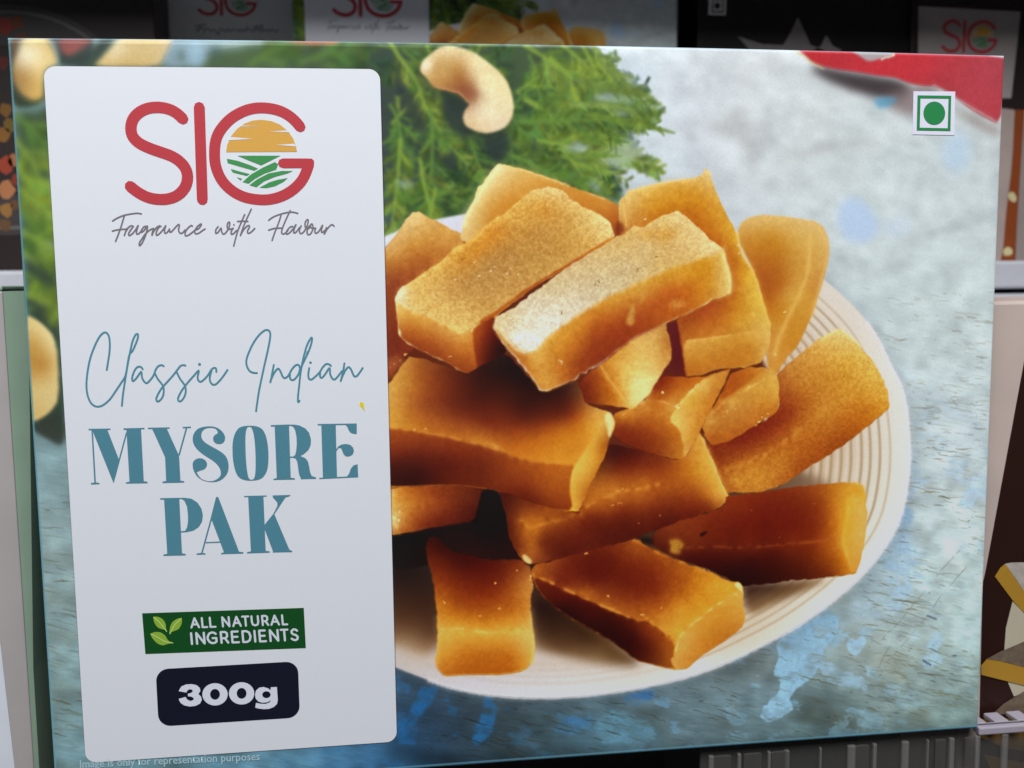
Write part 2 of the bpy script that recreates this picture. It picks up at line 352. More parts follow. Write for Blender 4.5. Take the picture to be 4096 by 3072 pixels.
for s in ('u 740,590 900,640 950,700 920,880 800,830 740,720', 'u 420,520 540,560 640,760 640,880 560,800', 'u 980,860 1180,840 1160,1000 1060,1040', 'u 340,350 380,440 350,520', 'u 740,960 820,980 840,1060 760,1080', 'f 95,1260 190,1290 260,1340 150,1310', 'f 100,1190 200,1230 190,1250 110,1230', 'f 90,1030 150,1060 230,1120 240,1160 140,1120'):
    fill(T(s), (44, 54, 54), 5, .8, 2)
for s in ('a 170,240 330,260 260,310 180,290', 'a 1700,240 1790,260 1830,350 1760,330', 'u 1560,880 1680,930 1600,960', 'F 60,820 150,830 130,870 40,860', 'u 1680,620 1780,590 1830,610 1720,640', 'u 1480,930 1600,910 1700,930 1560,960'):
    fill(T(s), (160, 178, 192), 5, .6, 2)
herb = gblur(ART, 2.7); hb2 = gblur(herb, 5.0)
x_ = apx([(1480, 500)])[0, 0]; herb[:, :int(x_)] = hb2[:, :int(x_)]; del hb2
edge = np.clip(gblur(herbm, 10) * 1.35, 0, 1)[..., None]
far = (np.abs(ART - SAVE).sum(2) > .02).astype(np.float32)
hm = gblur(np.clip(far, 0, 1), 2)[..., None]
ART[:] = SAVE * (1 - hm) + herb * hm
del SAVE, herb, edge, far, hm

for s in ('u 1700,600 1800,585 1900,600 1990,640 1880,655 1760,660', 'u 1760,700 1850,690 1990,720 1900,740', 'u 1860,880 1990,880 2050,960 1900,1040 1760,1040 1700,1010 1800,960', 'u 1560,960 1640,930 1700,950 1620,990', 'u 1830,420 1960,500 2060,560 1960,560 1860,500'):
    fill(T(s), (200, 212, 214), 6, .5, 2, 2.5)
for s in ('u 1140,430 1200,470 1170,520', 'u 1560,480 1620,510 1590,560', 'u 1300,340 1380,360 1340,400', 'u 1290,900 1350,930 1310,980', 'u 500,830 560,900 520,960', 'u 740,620 860,640 840,760 780,740', 'u 1420,660 1470,690 1440,730', 'u 1000,900 1130,880 1120,1000 1030,1010'):
    fill(T(s), (42, 56, 50), 5, .65, 2, 1.5)
for s, w_, c_ in (('u 1600,500 1800,550 1930,580 2025,600', 7, (112, 134, 60)), ('u 1650,720 1850,760 2050,800 2205,838', 8, (104, 130, 50)), ('u 1560,660 1760,665 1950,695', 7, (126, 150, 72)), ('u 1780,820 1830,870 1870,915', 8, (92, 120, 50)), ('u 1500,985 1700,980 1865,985', 7, (112, 142, 56)),
                 ('u 1700,300 1760,380 1850,470 1930,560', 9, (118, 140, 66)), ('u 1950,720 1990,780 1960,820', 8, (120, 142, 58)), ('u 1700,1040 1760,1075 1800,1106', 7, (120, 146, 60)), ('u 1640,900 1720,870 1760,890', 8, (100, 128, 52))):
    a = apx(spline(T(s), n=6)); stroke_px(a, np.interp(np.linspace(0, 1, len(a)), [0, .5, 1], [w_ * .6, w_, 1.0]), c_, 4.0, .9)
    for q in range(2, len(a) - 3, 2):
        d = a[q + 1] - a[q]; d /= np.hypot(*d); g = np.array([d[0] - .8 * d[1] * (1 if q % 4 else -1), d[1] + .8 * d[0] * (1 if q % 4 else -1)])
        stroke_px([a[q], a[q] + g * rng.uniform(12, 26)], np.array([4.5, 1.2]), tuple(np.array(c_) * rng.uniform(.8, 1.12)), 3.2, .8)
# --- corner nuts and chilli under the upper left edge (far out of focus)
soft_patch('z 390,0 860,0 800,280 520,280 460,160', (54, 66, 62), 5, .95)
soft_patch('z 800,280 1000,60 1060,10 860,10', (58, 68, 62), 6, .9)
soft_patch('z 1480,0 1850,0 1830,280 1390,280', (136, 160, 170), 7, .95)
soft_patch('z 1560,140 1640,130 1650,210 1580,240', (96, 118, 112), 6, .8)
soft_patch('z 1680,60 1780,40 1820,280 1650,280', (158, 190, 206), 7, .8)
soft_patch('z 1850,110 1940,80 1960,180 1860,200', (66, 92, 96), 7, .7)
fill(T('z 490,20 820,10 790,80 700,140 610,190 540,150'), T('z 520,40,118,66,62 700,50,138,78,74 610,160,160,86,78 780,30,124,64,58'), 5, .95, 1)
soft_patch('z 70,30 200,50 130,200 95,240', (92, 74, 60), 6, .95)
fill(T('z 70,20 220,10 480,20 540,240 420,560 300,640 105,640 90,300'), T('z 90,100,96,78,60 90,300,84,72,54 110,560,56,62,48 400,580,60,76,50 500,250,120,140,140 200,600,52,64,46'), 4, .95, 1)
NUT1 = T('z 200,15 400,12 430,60 470,130 500,210 510,260 400,300 385,450 385,560 300,590 200,540 130,440 105,330 125,230 160,140')
fill(NUT1, T('z 250,40,222,198,140 240,180,250,240,205 300,90,236,214,160 440,120,226,196,130 330,280,238,212,150 150,330,178,140,86 230,380,186,146,84 300,520,214,172,96 170,480,176,140,84 360,450,222,184,104'), 5, 1, 2)
NUT2 = T('z 1060,15 1530,12 1500,100 1450,200 1400,285 820,285 880,220 960,130')
fill(NUT2, T('z 1100,30,222,196,140 1400,40,222,196,140 1040,110,238,222,180 1300,100,216,192,136 1100,220,214,182,120 1480,60,222,196,150 1330,260,216,186,124 880,270,220,190,120'), 4.5, 1, 1)
soft_patch('u 0,255 100,258 70,275 0,278', (186, 96, 52), 2.5, .9)
soft_patch('t 1790,245 2160,250 2100,272 1990,285 1860,270', (182, 92, 56), 3, .9)
NUT3 = T('f 98,1255 150,1280 185,1310 215,1345 232,1420 236,1600 200,1650 160,1680 118,1690 108,1500')
fill(NUT3, T('f 105,1290,220,192,120 160,1310,228,204,140 215,1380,232,212,150 140,1370,200,158,82 180,1460,186,134,62 220,1480,220,190,120 140,1550,214,186,118 190,1600,214,188,124 130,1660,206,174,104'), 3, 1, 1)
soft_patch('f 122,1695 160,1685 205,1660 250,1640 262,1800 150,1730 128,1720', (52, 58, 50), 4, .9)

# --- the whole cashew on the herbs
NUT4 = T('u 600,430 620,380 680,330 730,295 800,290 880,305 960,340 1040,400 1100,450 1150,510 1180,590 1195,670 1185,740 1150,800 1090,830 1020,845 950,830 890,800 868,750 870,710 900,670 940,640 965,580 960,520 '
         '900,600 860,590 800,570 720,560 680,540 640,490 615,465')
NUT4 = T('u 600,430 620,380 680,330 730,295 800,290 880,305 960,340 1040,400 1100,450 1150,510 1180,590 1195,670 1185,740 1150,800 1090,830 1020,845 950,830 890,800 868,750 880,700 915,660 '
         '890,630 850,595 780,575 710,560 670,535 640,490 610,465')
fill([(x - 14, y + 40) for x, y in NUT4], (40, 48, 44), 10, .55, 2)
fill(NUT4, T('u 640,420,240,222,176 700,350,226,196,140 790,310,238,216,164 900,340,236,212,158 1050,440,238,216,162 1150,580,240,220,164 1180,700,238,216,166 1120,780,238,216,176 1020,810,232,204,160 920,790,222,190,140 '
     '890,730,230,200,156 980,700,240,224,184 1060,620,240,224,176 980,540,242,226,176 940,430,240,220,168 700,420,198,150,82 760,460,206,166,100 840,430,188,132,64 880,500,170,110,58 860,570,150,88,54 920,610,158,98,62 720,530,190,136,72 660,480,210,168,100 930,560,168,106,66'), 2.4, 1, 2, 0, .04)
fill(T('u 960,560 975,600 925,655 890,625 860,580 900,540'), (148, 90, 60), 5, .5, 2)
fill(T('u 615,400 650,370 680,400 650,450 620,440'), (250, 238, 206), 4, .7, 2)
line(T('u 690,545 780,565 850,590 900,640'), 2, (196, 140, 84), 3, .6)

# --- plate
RIM = T('d 380,800 560,640 740,548 850,503 900,484 1000,463 1100,452 1300,456 1500,476 1650,518 1779,603 1874,696 1926,791 1953,853 1965,948 1962,1040 1940,1133 1882,1221 1794,1303 1677,1379 1501,1458 1296,1500 1130,1507 1000,1492 900,1460 760,1400 560,1290 400,1130 350,960')
RIMS = spline(RIM, closed=True, n=4)
fill([(x + 30, y + 40) for x, y in RIMS], (70, 84, 92), 18, .30, 0)
fill(RIMS, T('d 860,515,226,228,236 1000,480,220,218,228 1780,640,224,212,196 1900,800,231,222,210 1950,950,233,226,216 1900,1150,233,226,215 1750,1300,231,221,206 1500,1420,226,216,203 1250,1480,219,213,208 1000,1460,206,200,202 880,1420,196,184,176 '
     '1700,800,210,180,150 1800,950,206,178,146 1500,1330,190,150,104'), 2.0, 1, 0)
cxy = np.array([1160 * 1.85172, 975 * 1.85172])
rimA = np.array(RIMS)
def arc(s, ang):                                # ring of the plate between two angles, s = 1 at the rim
    c = rimA - cxy; th = np.degrees(np.arctan2(c[:, 1] / 960, c[:, 0] / 1490)); o = np.argsort(th)
    t = np.linspace(ang[0], ang[1], 70)
    r = np.stack([np.interp(t, th[o], c[o, q]) for q in (0, 1)], 1)
    return apx(cxy + r * s)
for k, s in enumerate(np.arange(.950, .60, -.0262)):
    s += rng.normal(0, .002)
    stroke_px(arc(s - .004, (-46, 30)), np.linspace(1.4, 3.4, 70), (164, 138, 96), 3.0, .8 if k > 0 else .45)
    stroke_px(arc(s - .0155, (-46, 34)), np.linspace(1.4, 2.6, 70), (232, 220, 198), 3.2, .6)
    stroke_px(arc(s - .006, (26, 66)), np.linspace(2.8, 2.2, 70), (164, 140, 96), 3.5, .55)
    stroke_px(arc(s - .0155, (30, 66)), 2.0, (222, 200, 172), 4.0, .4)
    if k < 4: stroke_px(arc(s - .01, (64, 120)), 3, (186, 166, 146), 5, .30)
line([q for q in RIMS[44:96]], 4, (238, 230, 232), 4, .55)
# shade thrown on the plate by the pile, as printed
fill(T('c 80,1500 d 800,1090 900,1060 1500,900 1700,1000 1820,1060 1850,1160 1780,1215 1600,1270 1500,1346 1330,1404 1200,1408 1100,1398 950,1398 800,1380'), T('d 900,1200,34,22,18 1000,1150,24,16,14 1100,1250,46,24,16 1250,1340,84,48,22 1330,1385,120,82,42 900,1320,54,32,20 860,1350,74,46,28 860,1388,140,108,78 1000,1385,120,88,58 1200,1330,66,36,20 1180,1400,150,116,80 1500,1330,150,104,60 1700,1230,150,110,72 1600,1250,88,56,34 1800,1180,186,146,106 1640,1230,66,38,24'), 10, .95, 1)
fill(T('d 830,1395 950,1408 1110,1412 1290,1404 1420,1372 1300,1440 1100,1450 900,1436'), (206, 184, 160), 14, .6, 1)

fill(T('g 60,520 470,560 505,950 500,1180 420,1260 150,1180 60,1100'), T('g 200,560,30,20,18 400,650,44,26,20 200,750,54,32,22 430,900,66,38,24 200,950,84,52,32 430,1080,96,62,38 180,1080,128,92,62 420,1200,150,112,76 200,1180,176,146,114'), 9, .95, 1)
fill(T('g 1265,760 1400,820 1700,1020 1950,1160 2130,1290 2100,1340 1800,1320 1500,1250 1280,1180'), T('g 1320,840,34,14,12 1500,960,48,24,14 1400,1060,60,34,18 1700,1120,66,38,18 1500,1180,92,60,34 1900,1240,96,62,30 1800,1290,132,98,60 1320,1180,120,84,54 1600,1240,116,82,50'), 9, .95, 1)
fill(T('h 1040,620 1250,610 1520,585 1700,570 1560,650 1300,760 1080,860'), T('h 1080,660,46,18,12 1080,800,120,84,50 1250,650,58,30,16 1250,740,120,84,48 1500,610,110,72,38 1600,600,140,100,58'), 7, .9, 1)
# --- the sweets, back to front: (outline, colour points), then inner faces, ridges and crumbs
SWEETS = []
def sweet(outline, cols, faces=(), grain=.10, soft=1.2, jit=.85, tex=None):
    o = T(outline); SWEETS.append(o)
    fill(o, T(cols), soft * .85, 1, 1, jit, grain, tex, k=.09)
    for f in faces:
        pts, c = f[0], f[1]; k = f[2] if len(f) > 2 else {}
        fill(T(pts), T(c), k.get('soft', 2.6) * .62, k.get('alpha', 1), 1, k.get('jit', .8), k.get('grain', grain), k=.10)
fill(T('a 40,830 165,720 330,560 700,720 1050,500 1400,330 1850,560 2000,640 2250,600 2480,560 2900,1000 e 1180,312 1250,420 1200,700 980,1130 960,1180 700,1280 g 2060,320 1700,420 1240,540 420,300 60,200 60,-400'), (96, 36, 16), 3, 1, 1)
# far left piece
sweet('a 40,830 165,690 240,570 300,505 360,500 430,545 560,600 690,680 720,760 600,1000 320,1300 330,1500 c 330,180 230,260 100,450 60,500 a 60,1400',
      'a 300,540,236,200,136 200,650,226,184,116 420,620,216,164,84 620,700,208,152,70 120,800,214,162,92 300,760,204,146,62 120,900,186,126,54 350,900,166,98,44 130,1020,146,78,42 250,1100,142,70,36 130,1250,134,64,34 140,1450,120,52,30 100,1580,120,52,34')
fill(T('c 100,260 190,240 250,270 170,390 105,460'), T('c 130,300,160,90,50 200,270,150,80,40 120,420,150,70,34'), 3, .8, 1, 1, .2)
specks(T('c 150,310 120,335 240,240 200,280'), 2.5, (206, 160, 110))
# back piece
sweet('a 680,720 735,520 800,390 815,310 870,270 930,180 990,105 1070,130 1180,150 1290,190 1440,240 1560,290 1700,340 1800,370 1960,440 1990,560 1975,690 1900,740 1300,760 800,780',
      'a 730,620,232,198,126 760,480,238,212,146 870,300,240,216,148 960,200,244,222,160 1000,130,240,218,160 1150,180,228,186,104 1090,300,218,164,78 960,420,214,158,70 900,560,206,148,60 1080,400,208,146,54 1250,260,216,160,72 '
      '1450,270,206,146,56 1620,340,204,140,52 1720,420,196,130,46 1850,440,196,134,50 1900,540,178,104,38 1950,640,150,78,32 1500,330,200,140,60', grain=.05)
line(T('a 720,600 750,500 830,370 920,230 1000,140'), 5, (246, 228, 174), 5, .75)
line(T('a 1060,135 1180,155 1300,195 1450,245 1560,290'), 3, (240, 204, 128), 3, .6)
line(T('a 1700,345 1800,375 1950,440'), 3, (232, 190, 130), 2.5, .6, 1)
# tall right piece behind
sweet('b 1310,650 1330,590 1400,540 1500,520 1650,530 1800,550 1930,570 2000,620 2040,720 2045,850 2010,1000 1960,1160 1920,1300 1850,1450 1800,1560 1720,1660 e 1380,220 1270,395 1215,340 1215,60 b 1480,1100 1400,900 1330,760',
      'b 1400,580,224,182,106 1600,560,226,184,106 1850,590,224,184,112 1980,680,222,180,104 1400,680,202,146,58 1600,700,196,138,44 1450,850,180,116,40 1650,900,178,116,40 1850,760,214,168,80 1500,1020,164,92,34 1650,1080,170,100,34 1780,1000,200,146,60 1950,850,212,164,82 '
      '1560,1240,176,106,32 1640,1330,196,134,40 1720,1150,206,154,66 1850,1150,206,154,58 1780,1400,196,138,46 1680,1560,196,134,44 1600,1640,206,146,60 1590,1480,200,142,60 1930,1100,200,140,62', grain=.05, soft=2.0, jit=.3)
line(T('b 1890,680 1880,900 1850,1050 1750,1270 1650,1480 1600,1640'), 6, (226, 180, 92), 6, .55)
line(T('b 1960,620 2020,740 2025,850 1990,1010 1900,1330'), 4, (230, 190, 112), 5, .4)
specks(T('b 1610,1640 1690,1300'), 4, (240, 206, 130))
# upper right piece, long face running down
sweet('b 350,430 380,390 440,330 600,290 780,250 960,230 1010,205 1060,148 1095,190 1112,270 1180,440 1300,670 1340,840 1430,970 1465,1060 1500,1190 1530,1290 1572,1400 1565,1560 e 1228,200 1180,312 1080,345 900,355 800,392 690,405 672,300 650,150 640,40 b 860,1330 500,700 360,690',
      'b 420,380,234,196,116 600,320,228,180,84 800,280,222,168,66 1000,250,226,178,86 1070,180,238,206,142 460,430,220,172,84 620,420,208,150,42 820,400,200,138,32 1000,380,202,140,34 1130,480,208,148,46 600,540,190,122,36 900,520,184,112,30 1080,620,188,116,30 1200,640,206,146,40 '
      '1150,760,176,98,28 1230,900,170,90,28 1290,720,210,156,46 1250,1050,176,96,30 1360,1000,208,150,40 1420,1080,222,176,62 1150,1200,160,80,32 1050,1290,166,80,34 1250,1250,186,112,32 1430,1220,216,168,56 1330,1330,204,146,44 950,1340,150,72,28 1000,1420,178,102,36 1500,1380,222,178,80')
fill(T('e 690,175 800,168 900,155 1050,130 1225,95 1232,200 1182,312 1080,345 900,355 800,392 690,405 672,300'), T('e 720,190,214,160,70 900,175,212,156,60 1100,145,214,160,62 1200,130,224,176,86 760,290,196,132,44 950,260,188,124,42 1120,220,194,132,46 720,380,178,108,36 900,340,186,120,42 1100,320,190,126,42 1205,250,218,170,80'), 1.8, 1, 1, .6, .07)
line(T('e 700,180 800,168 900,155 1050,130 1215,95'), 2.5, (226, 176, 84), 3, .7, .8)
line(T('b 1300,680 1340,840 1430,970 1500,1190 1560,1390'), 4, (230, 186, 76), 4, .7)
line(T('b 440,335 600,292 780,252 960,235'), 4, (238, 200, 112), 4, .6)
line(T('b 380,400 400,520 410,600'), 3, (232, 186, 96), 3, .6)
fill(T('b 320,620 345,560 390,600 400,660 330,700'), (120, 52, 24), 3, .85, 1)
specks(T('b 1315,830 565,555 1310,765 1000,800'), 5, (250, 232, 190))
# right slab lying on the plate
sweet('e 1270,390 1400,280 1540,170 1660,105 1710,130 1780,190 1900,330 1980,500 1985,610 1870,700 1700,840 1540,940 1400,1030 1300,1095 1170,1135 960,1140 925,1060 870,920 825,840 1000,760 1200,690 1290,600',
      'e 1680,125,238,200,124 1560,200,228,178,86 1760,220,230,184,92 1720,300,222,170,64 1860,330,226,178,78 1500,330,206,146,58 1650,400,202,144,50 1850,470,218,164,60 1940,520,222,166,62 1400,430,188,124,48 1550,500,188,124,44 1700,520,200,138,46 1850,600,192,122,34 1960,600,206,146,44 '
      '1420,570,160,86,30 1550,620,196,132,48 1350,660,140,58,24 1200,730,126,44,22 1050,800,118,40,22 900,880,130,54,22 1400,740,176,104,36 1250,860,168,94,32 1100,930,170,96,32 950,980,150,76,26 1300,940,192,126,42 1150,1030,200,136,46 1010,1060,200,138,48 1750,690,178,102,30 1700,800,150,76,22 1550,860,160,84,26 1400,980,160,84,28 1280,1070,180,110,40 1000,1120,176,104,36', grain=.12, tex=CRF)
line(T('e 960,990 1130,930 1300,830 1450,720 1600,600 1750,520 1900,430'), 7, (212, 156, 60), 8, .45, 1)
line(T('e 1560,170 1660,112 1720,140 1800,210'), 4, (246, 218, 150), 4, .6)
# pocket of shade in the middle of the pile
fill(T('e 560,40 630,30 665,150 700,400 720,470 560,560 440,560 430,520 600,300'), T('e 620,100,96,26,26 640,300,88,22,24 580,430,104,36,18 500,520,120,48,20'), 2.5, 1, 1, .6, .05)
# small right piece
sweet('e 800,730 835,640 900,560 950,470 980,390 1100,345 1180,345 1262,362 1290,450 1290,560 1278,622 1160,700 1000,800 870,842 830,800',
      'e 900,600,170,92,28 960,480,176,100,30 1020,400,170,88,26 1150,380,190,124,42 1240,390,220,170,74 1280,480,216,164,66 850,650,206,150,66 960,570,206,152,66 1080,490,208,154,62 1200,460,212,160,62 900,700,192,130,54 1050,620,192,128,50 1180,560,200,136,48 1260,600,190,122,40 870,790,172,96,32 1000,760,172,98,34 1150,680,182,110,40', grain=.10)
fill(T('e 900,560 960,440 990,385 1100,350 1190,360 1130,420 1060,470 1000,510 950,540'), T('e 950,500,166,84,26 1050,400,164,86,26 1150,370,190,122,40'), 2.5, .9, 1, .5, .08)
line(T('e 840,650 920,590 1000,530 1090,480 1180,430 1265,385'), 3, (226, 180, 84), 3, .6, 1.2)
specks(T('e 1010,610 1200,670 1160,690 1140,712 1180,660 960,620 1100,465 1220,640'), 3.5, (240, 206, 122))
# small centre piece
sweet('e 225,760 245,640 350,600 440,555 480,480 560,400 690,408 840,400 985,352 960,400 885,560 845,640 800,725 785,760 702,912 690,930 640,932 420,872 300,822',
      'e 300,650,196,128,42 450,570,204,140,54 520,560,178,98,30 600,590,210,152,60 560,470,146,62,20 500,450,118,40,18 700,430,176,96,28 300,720,130,54,22 450,700,158,80,28 600,720,180,106,34 350,810,112,42,18 550,850,140,66,24 660,900,186,120,40')
fill(T('e 590,680 650,585 735,490 838,405 980,358 955,410 882,560 842,640 800,722 785,755 705,905 690,930 685,830 660,740'), T('e 640,650,240,190,92 680,720,232,178,80 730,560,218,166,60 810,470,226,180,84 900,420,204,140,54 860,520,196,126,44 780,640,204,140,50 740,760,206,144,52 700,860,214,156,68'), 1.8, 1, 1, .6, .08)
line(T('e 300,645 420,570 540,560 640,600'), 2.6, (218, 160, 74), 3, .65, 1)
line(T('e 640,610 700,530 780,450 830,410'), 3, (240, 196, 104), 3, .7, 1)
specks(T('e 640,590 650,600 725,500 740,490 775,455 550,505 760,470'), 5, (248, 222, 146))
# small bright block under the long piece
sweet('c 1600,600 1620,480 1700,400 1820,310 1960,200 e 230,60 400,0 560,20 605,200 615,280 540,400 470,505 440,545 380,600 350,608 280,600 0,560 c 1700,650',
      'c 1700,520,112,44,20 1750,400,146,66,26 1850,330,196,128,42 1900,480,186,112,34 1950,620,200,130,40 1700,640,112,42,20 e 300,230,214,158,66 420,140,222,172,92 540,100,206,154,76 520,240,222,174,88 400,300,238,190,98 300,350,232,180,82 430,430,246,216,140 360,560,244,206,116 250,450,206,140,48 320,540,224,170,72 580,200,184,120,50 560,330,214,160,76', soft=1.6)
line(T('e 160,335 220,430 290,520 350,600'), 4, (226, 172, 74), 4, .55)
fill(T('e 350,420 400,410 470,440 480,500 430,550 370,590 345,560'), (250, 226, 160), 5, .6, 1)
# big top-left piece
sweet('a 160,1180 215,1100 270,1075 430,960 520,915 560,860 640,790 780,720 820,660 900,600 1050,500 1200,370 1270,320 1400,300 1520,330 1560,380 1700,470 1840,540 1900,600 1925,680 1905,760 1620,910 1300,1085 980,1330 940,1440 1070,1600 1060,1632 1000,1690 880,1770 830,1820 740,1810 560,1700 420,1640 270,1560 190,1480 175,1330',
      'a 185,1160,244,230,190 280,1110,230,190,112 420,1000,226,180,88 560,900,222,172,76 450,1120,218,172,92 650,820,222,166,66 800,720,222,166,62 700,900,198,138,54 850,780,204,140,50 950,680,208,142,52 600,1080,198,148,78 760,1000,190,142,72 900,900,186,140,74 1050,800,184,136,66 1200,700,188,138,64 1350,600,196,146,70 '
      '1050,560,222,168,72 1200,420,226,178,84 1300,350,232,194,116 1420,320,238,206,138 1350,430,212,152,58 1480,380,230,188,108 1550,500,214,166,84 1700,540,228,190,112 1820,580,240,212,142 1880,640,240,212,140 1750,720,218,172,90 1550,800,200,152,74 1350,920,196,150,76 1150,1060,196,148,76 500,1250,224,180,98 650,1350,226,184,100 720,1440,230,190,108 850,1280,206,158,82 960,1200,198,150,78 300,1220,228,188,110', grain=.13, tex=CRF)
fill(T('a 1925,680 1905,760 1620,910 1300,1085 980,1330 850,1400 830,1380 1010,1270 1200,1125 1420,990 1640,865'), T('a 1880,720,196,126,40 1640,890,172,90,28 1300,1080,160,80,28 1000,1300,170,90,28'), 1.6, .95, 1, .6, .08)
fill(T('a 170,1210 215,1265 420,1340 600,1425 690,1490 780,1440 800,1560 830,1700 840,1820 740,1810 560,1700 420,1640 270,1560 190,1480'),
     T('a 185,1300,224,178,92 230,1330,214,156,66 420,1400,206,146,62 620,1470,214,158,74 300,1450,178,104,40 500,1540,168,92,38 680,1580,190,118,46 760,1520,206,142,58 240,1520,146,72,30 450,1640,138,64,28 620,1720,146,72,30 770,1700,166,88,34 800,1790,150,74,30'), 1.9, 1, 1, .8, .07)
fill(T('a 780,1450 850,1390 975,1330 940,1440 1070,1600 1060,1632 1000,1690 880,1770 835,1815 810,1700 790,1580'), T('a 810,1450,166,86,28 880,1400,140,58,22 820,1600,138,58,24 900,1520,104,36,18 960,1480,84,24,16 1000,1600,44,18,16 900,1700,74,24,14 840,1760,120,48,22'), 1.8, 1, 1, .5, .05)
line(T('a 200,1265 420,1340 600,1425 700,1490'), 5, (234, 196, 110), 4, .6, .8)
line(T('a 190,1150 280,1085 430,970 540,905 640,800 790,725 900,610 1050,505 1210,370 1300,325'), 5, (238, 200, 108), 4, .55, 1)
fill(T('a 165,1180 215,1105 260,1110 230,1180 180,1230'), (246, 236, 204), 3.5, .8, 1)
fill(T('a 860,690 1000,600 1060,640 980,740 880,760 780,900 700,900'), (204, 134, 40), 8, .55, 1, 1, .1)
specks(T('a 800,900 960,935 930,970 1090,950 1200,1060 470,1165 1150,1000 1380,440 1060,990 640,1040 840,1010'), 3.2, (250, 232, 190))
specks(T('a 1050,980 1000,940 1100,1000 1740,735 700,880 1260,720 1400,830'), 3.0, (146, 88, 34), .6)
# dark hollow and the left middle slab
sweet('c 60,540 100,480 170,400 230,310 280,250 340,258 500,310 740,395 900,300 1060,230 1330,520 1620,440 1700,640 1890,698 1930,780 1880,915 1868,940 1850,1080 1780,1260 1650,1490 1612,1502 1400,1490 1200,1440 1000,1345 880,1318 700,1295 500,1290 300,1300 130,1310 60,1300',
      'c 120,560,214,160,72 200,420,204,148,64 280,290,188,128,56 240,600,186,122,50 350,450,164,98,40 330,330,158,92,40 150,760,206,148,56 350,640,150,82,36 500,500,132,64,30 500,740,150,80,34 600,600,96,40,24 700,450,76,30,20 850,520,40,18,16 1050,420,30,18,18 1100,560,40,18,16 1350,600,34,16,16 900,660,76,28,20 1200,700,62,24,18 1500,660,60,22,16 '
      '700,740,124,56,28 900,800,120,50,24 1150,820,132,58,24 1400,780,140,62,24 1600,720,150,70,26 1100,920,164,88,30 1300,920,176,100,30 1500,860,190,116,32 1700,800,204,138,42 300,820,190,122,42 600,860,170,98,36 850,920,186,118,44 1650,920,200,130,36 1450,1000,198,128,36 1820,720,226,172,76', grain=.07)
fill(T('c 60,820 110,828 300,850 500,885 700,930 880,975 1000,1010 1200,1085 1400,1110 1560,1125 1610,1130 1560,1300 1600,1500 1400,1490 1200,1440 1000,1345 880,1318 700,1295 500,1290 300,1300 60,1300'),
     T('c 120,860,150,76,32 300,900,138,64,28 500,950,128,56,26 700,1000,124,52,24 900,1060,124,54,24 1100,1150,140,66,26 1300,1180,158,82,28 1500,1200,172,96,32 150,1020,116,48,26 400,1060,96,36,22 600,1130,88,30,18 850,1150,100,38,20 150,1130,70,28,20 350,1180,58,22,18 600,1240,96,36,18 800,1250,104,42,20 1000,1260,124,54,22 1200,1330,120,48,20 1400,1350,154,78,26 1250,1430,96,34,16 1500,1440,140,64,22'), 2.4, 1, 1, .5, .06)
fill(T('c 1890,698 1930,780 1882,915 1850,1080 1780,1260 1650,1490 1605,1500 1580,1380 1570,1250 1600,1130 1680,1030 1760,900 1830,780'), T('c 1860,740,228,178,84 1780,900,218,164,58 1680,1040,226,176,66 1640,1150,230,182,72 1740,1080,220,166,58 1800,1000,196,130,40 1840,960,160,90,28 1780,1200,184,114,34 1700,1200,218,162,58 1620,1350,214,158,56 1700,1350,170,100,32 1620,1470,214,156,58'), 1.9, 1, 1, .4, .05)
line(T('c 110,825 300,846 500,882 700,925 880,970 1000,1008 1200,1085 1400,1105 1580,1120'), 4, (206, 144, 58), 4, .5, .9)
line(T('c 900,945 960,965 1020,1000 1080,1040'), 4, (216, 166, 72), 3, .75, .5)
fill(T('c 1850,720 1890,698 1928,780 1905,850 1890,910 1872,890 1868,830 1850,790'), (246, 226, 160), 2, .9, 1, .6)
specks(T('c 315,840 405,832 1870,800 610,250 240,235'), 4, (226, 176, 92))
fill(T('c 420,420 700,430 1000,420 1400,560 1640,600 1600,720 1350,800 1000,790 700,720 480,620'), T('c 500,520,130,60,28 800,600,84,34,20 1200,640,70,28,18 1550,660,104,42,22 1000,760,130,56,26'), 16, .55, 2)
# front-left piece under the slab
sweet('c 60,1330 130,1312 300,1300 500,1290 700,1293 882,1320 842,1450 822,1575 800,1580 g 780,170 600,200 420,230 190,278 130,284 60,280',
      'c 160,1340,204,140,54 260,1330,176,102,36 450,1320,140,66,28 700,1320,112,50,24 150,1420,222,164,70 300,1420,190,122,48 450,1420,160,86,34 650,1420,124,56,26 800,1400,92,38,20 150,1530,240,204,130 230,1520,200,138,58 400,1540,142,68,30 600,1540,112,46,24 780,1520,78,28,18 g 200,240,180,112,48 400,200,126,56,26 600,170,100,38,20')
line(T('c 140,1330 150,1420 160,1530 g 150,150 190,270'), 4, (238, 200, 120), 4, .55, 1)
specks(T('c 160,1560 200,1500 g 190,160 150,140'), 5, (248, 224, 160))
# black gap
fill(T('c 860,1318 930,1320 1000,1345 1040,1480 g 1060,100 1085,300 1150,440 1200,490 1240,540 1100,560 900,540 700,560 560,500 450,520 300,560 130,560 130,300 200,282 420,232 600,202 800,170 830,50'), T('c 900,1400,22,18,16 950,1550,20,16,14 g 900,250,20,14,14 600,330,30,16,14 300,350,20,16,16 200,480,24,20,18 1100,440,34,14,12 800,450,40,14,12 400,450,24,14,12'), 1.8, 1, 1, .4)
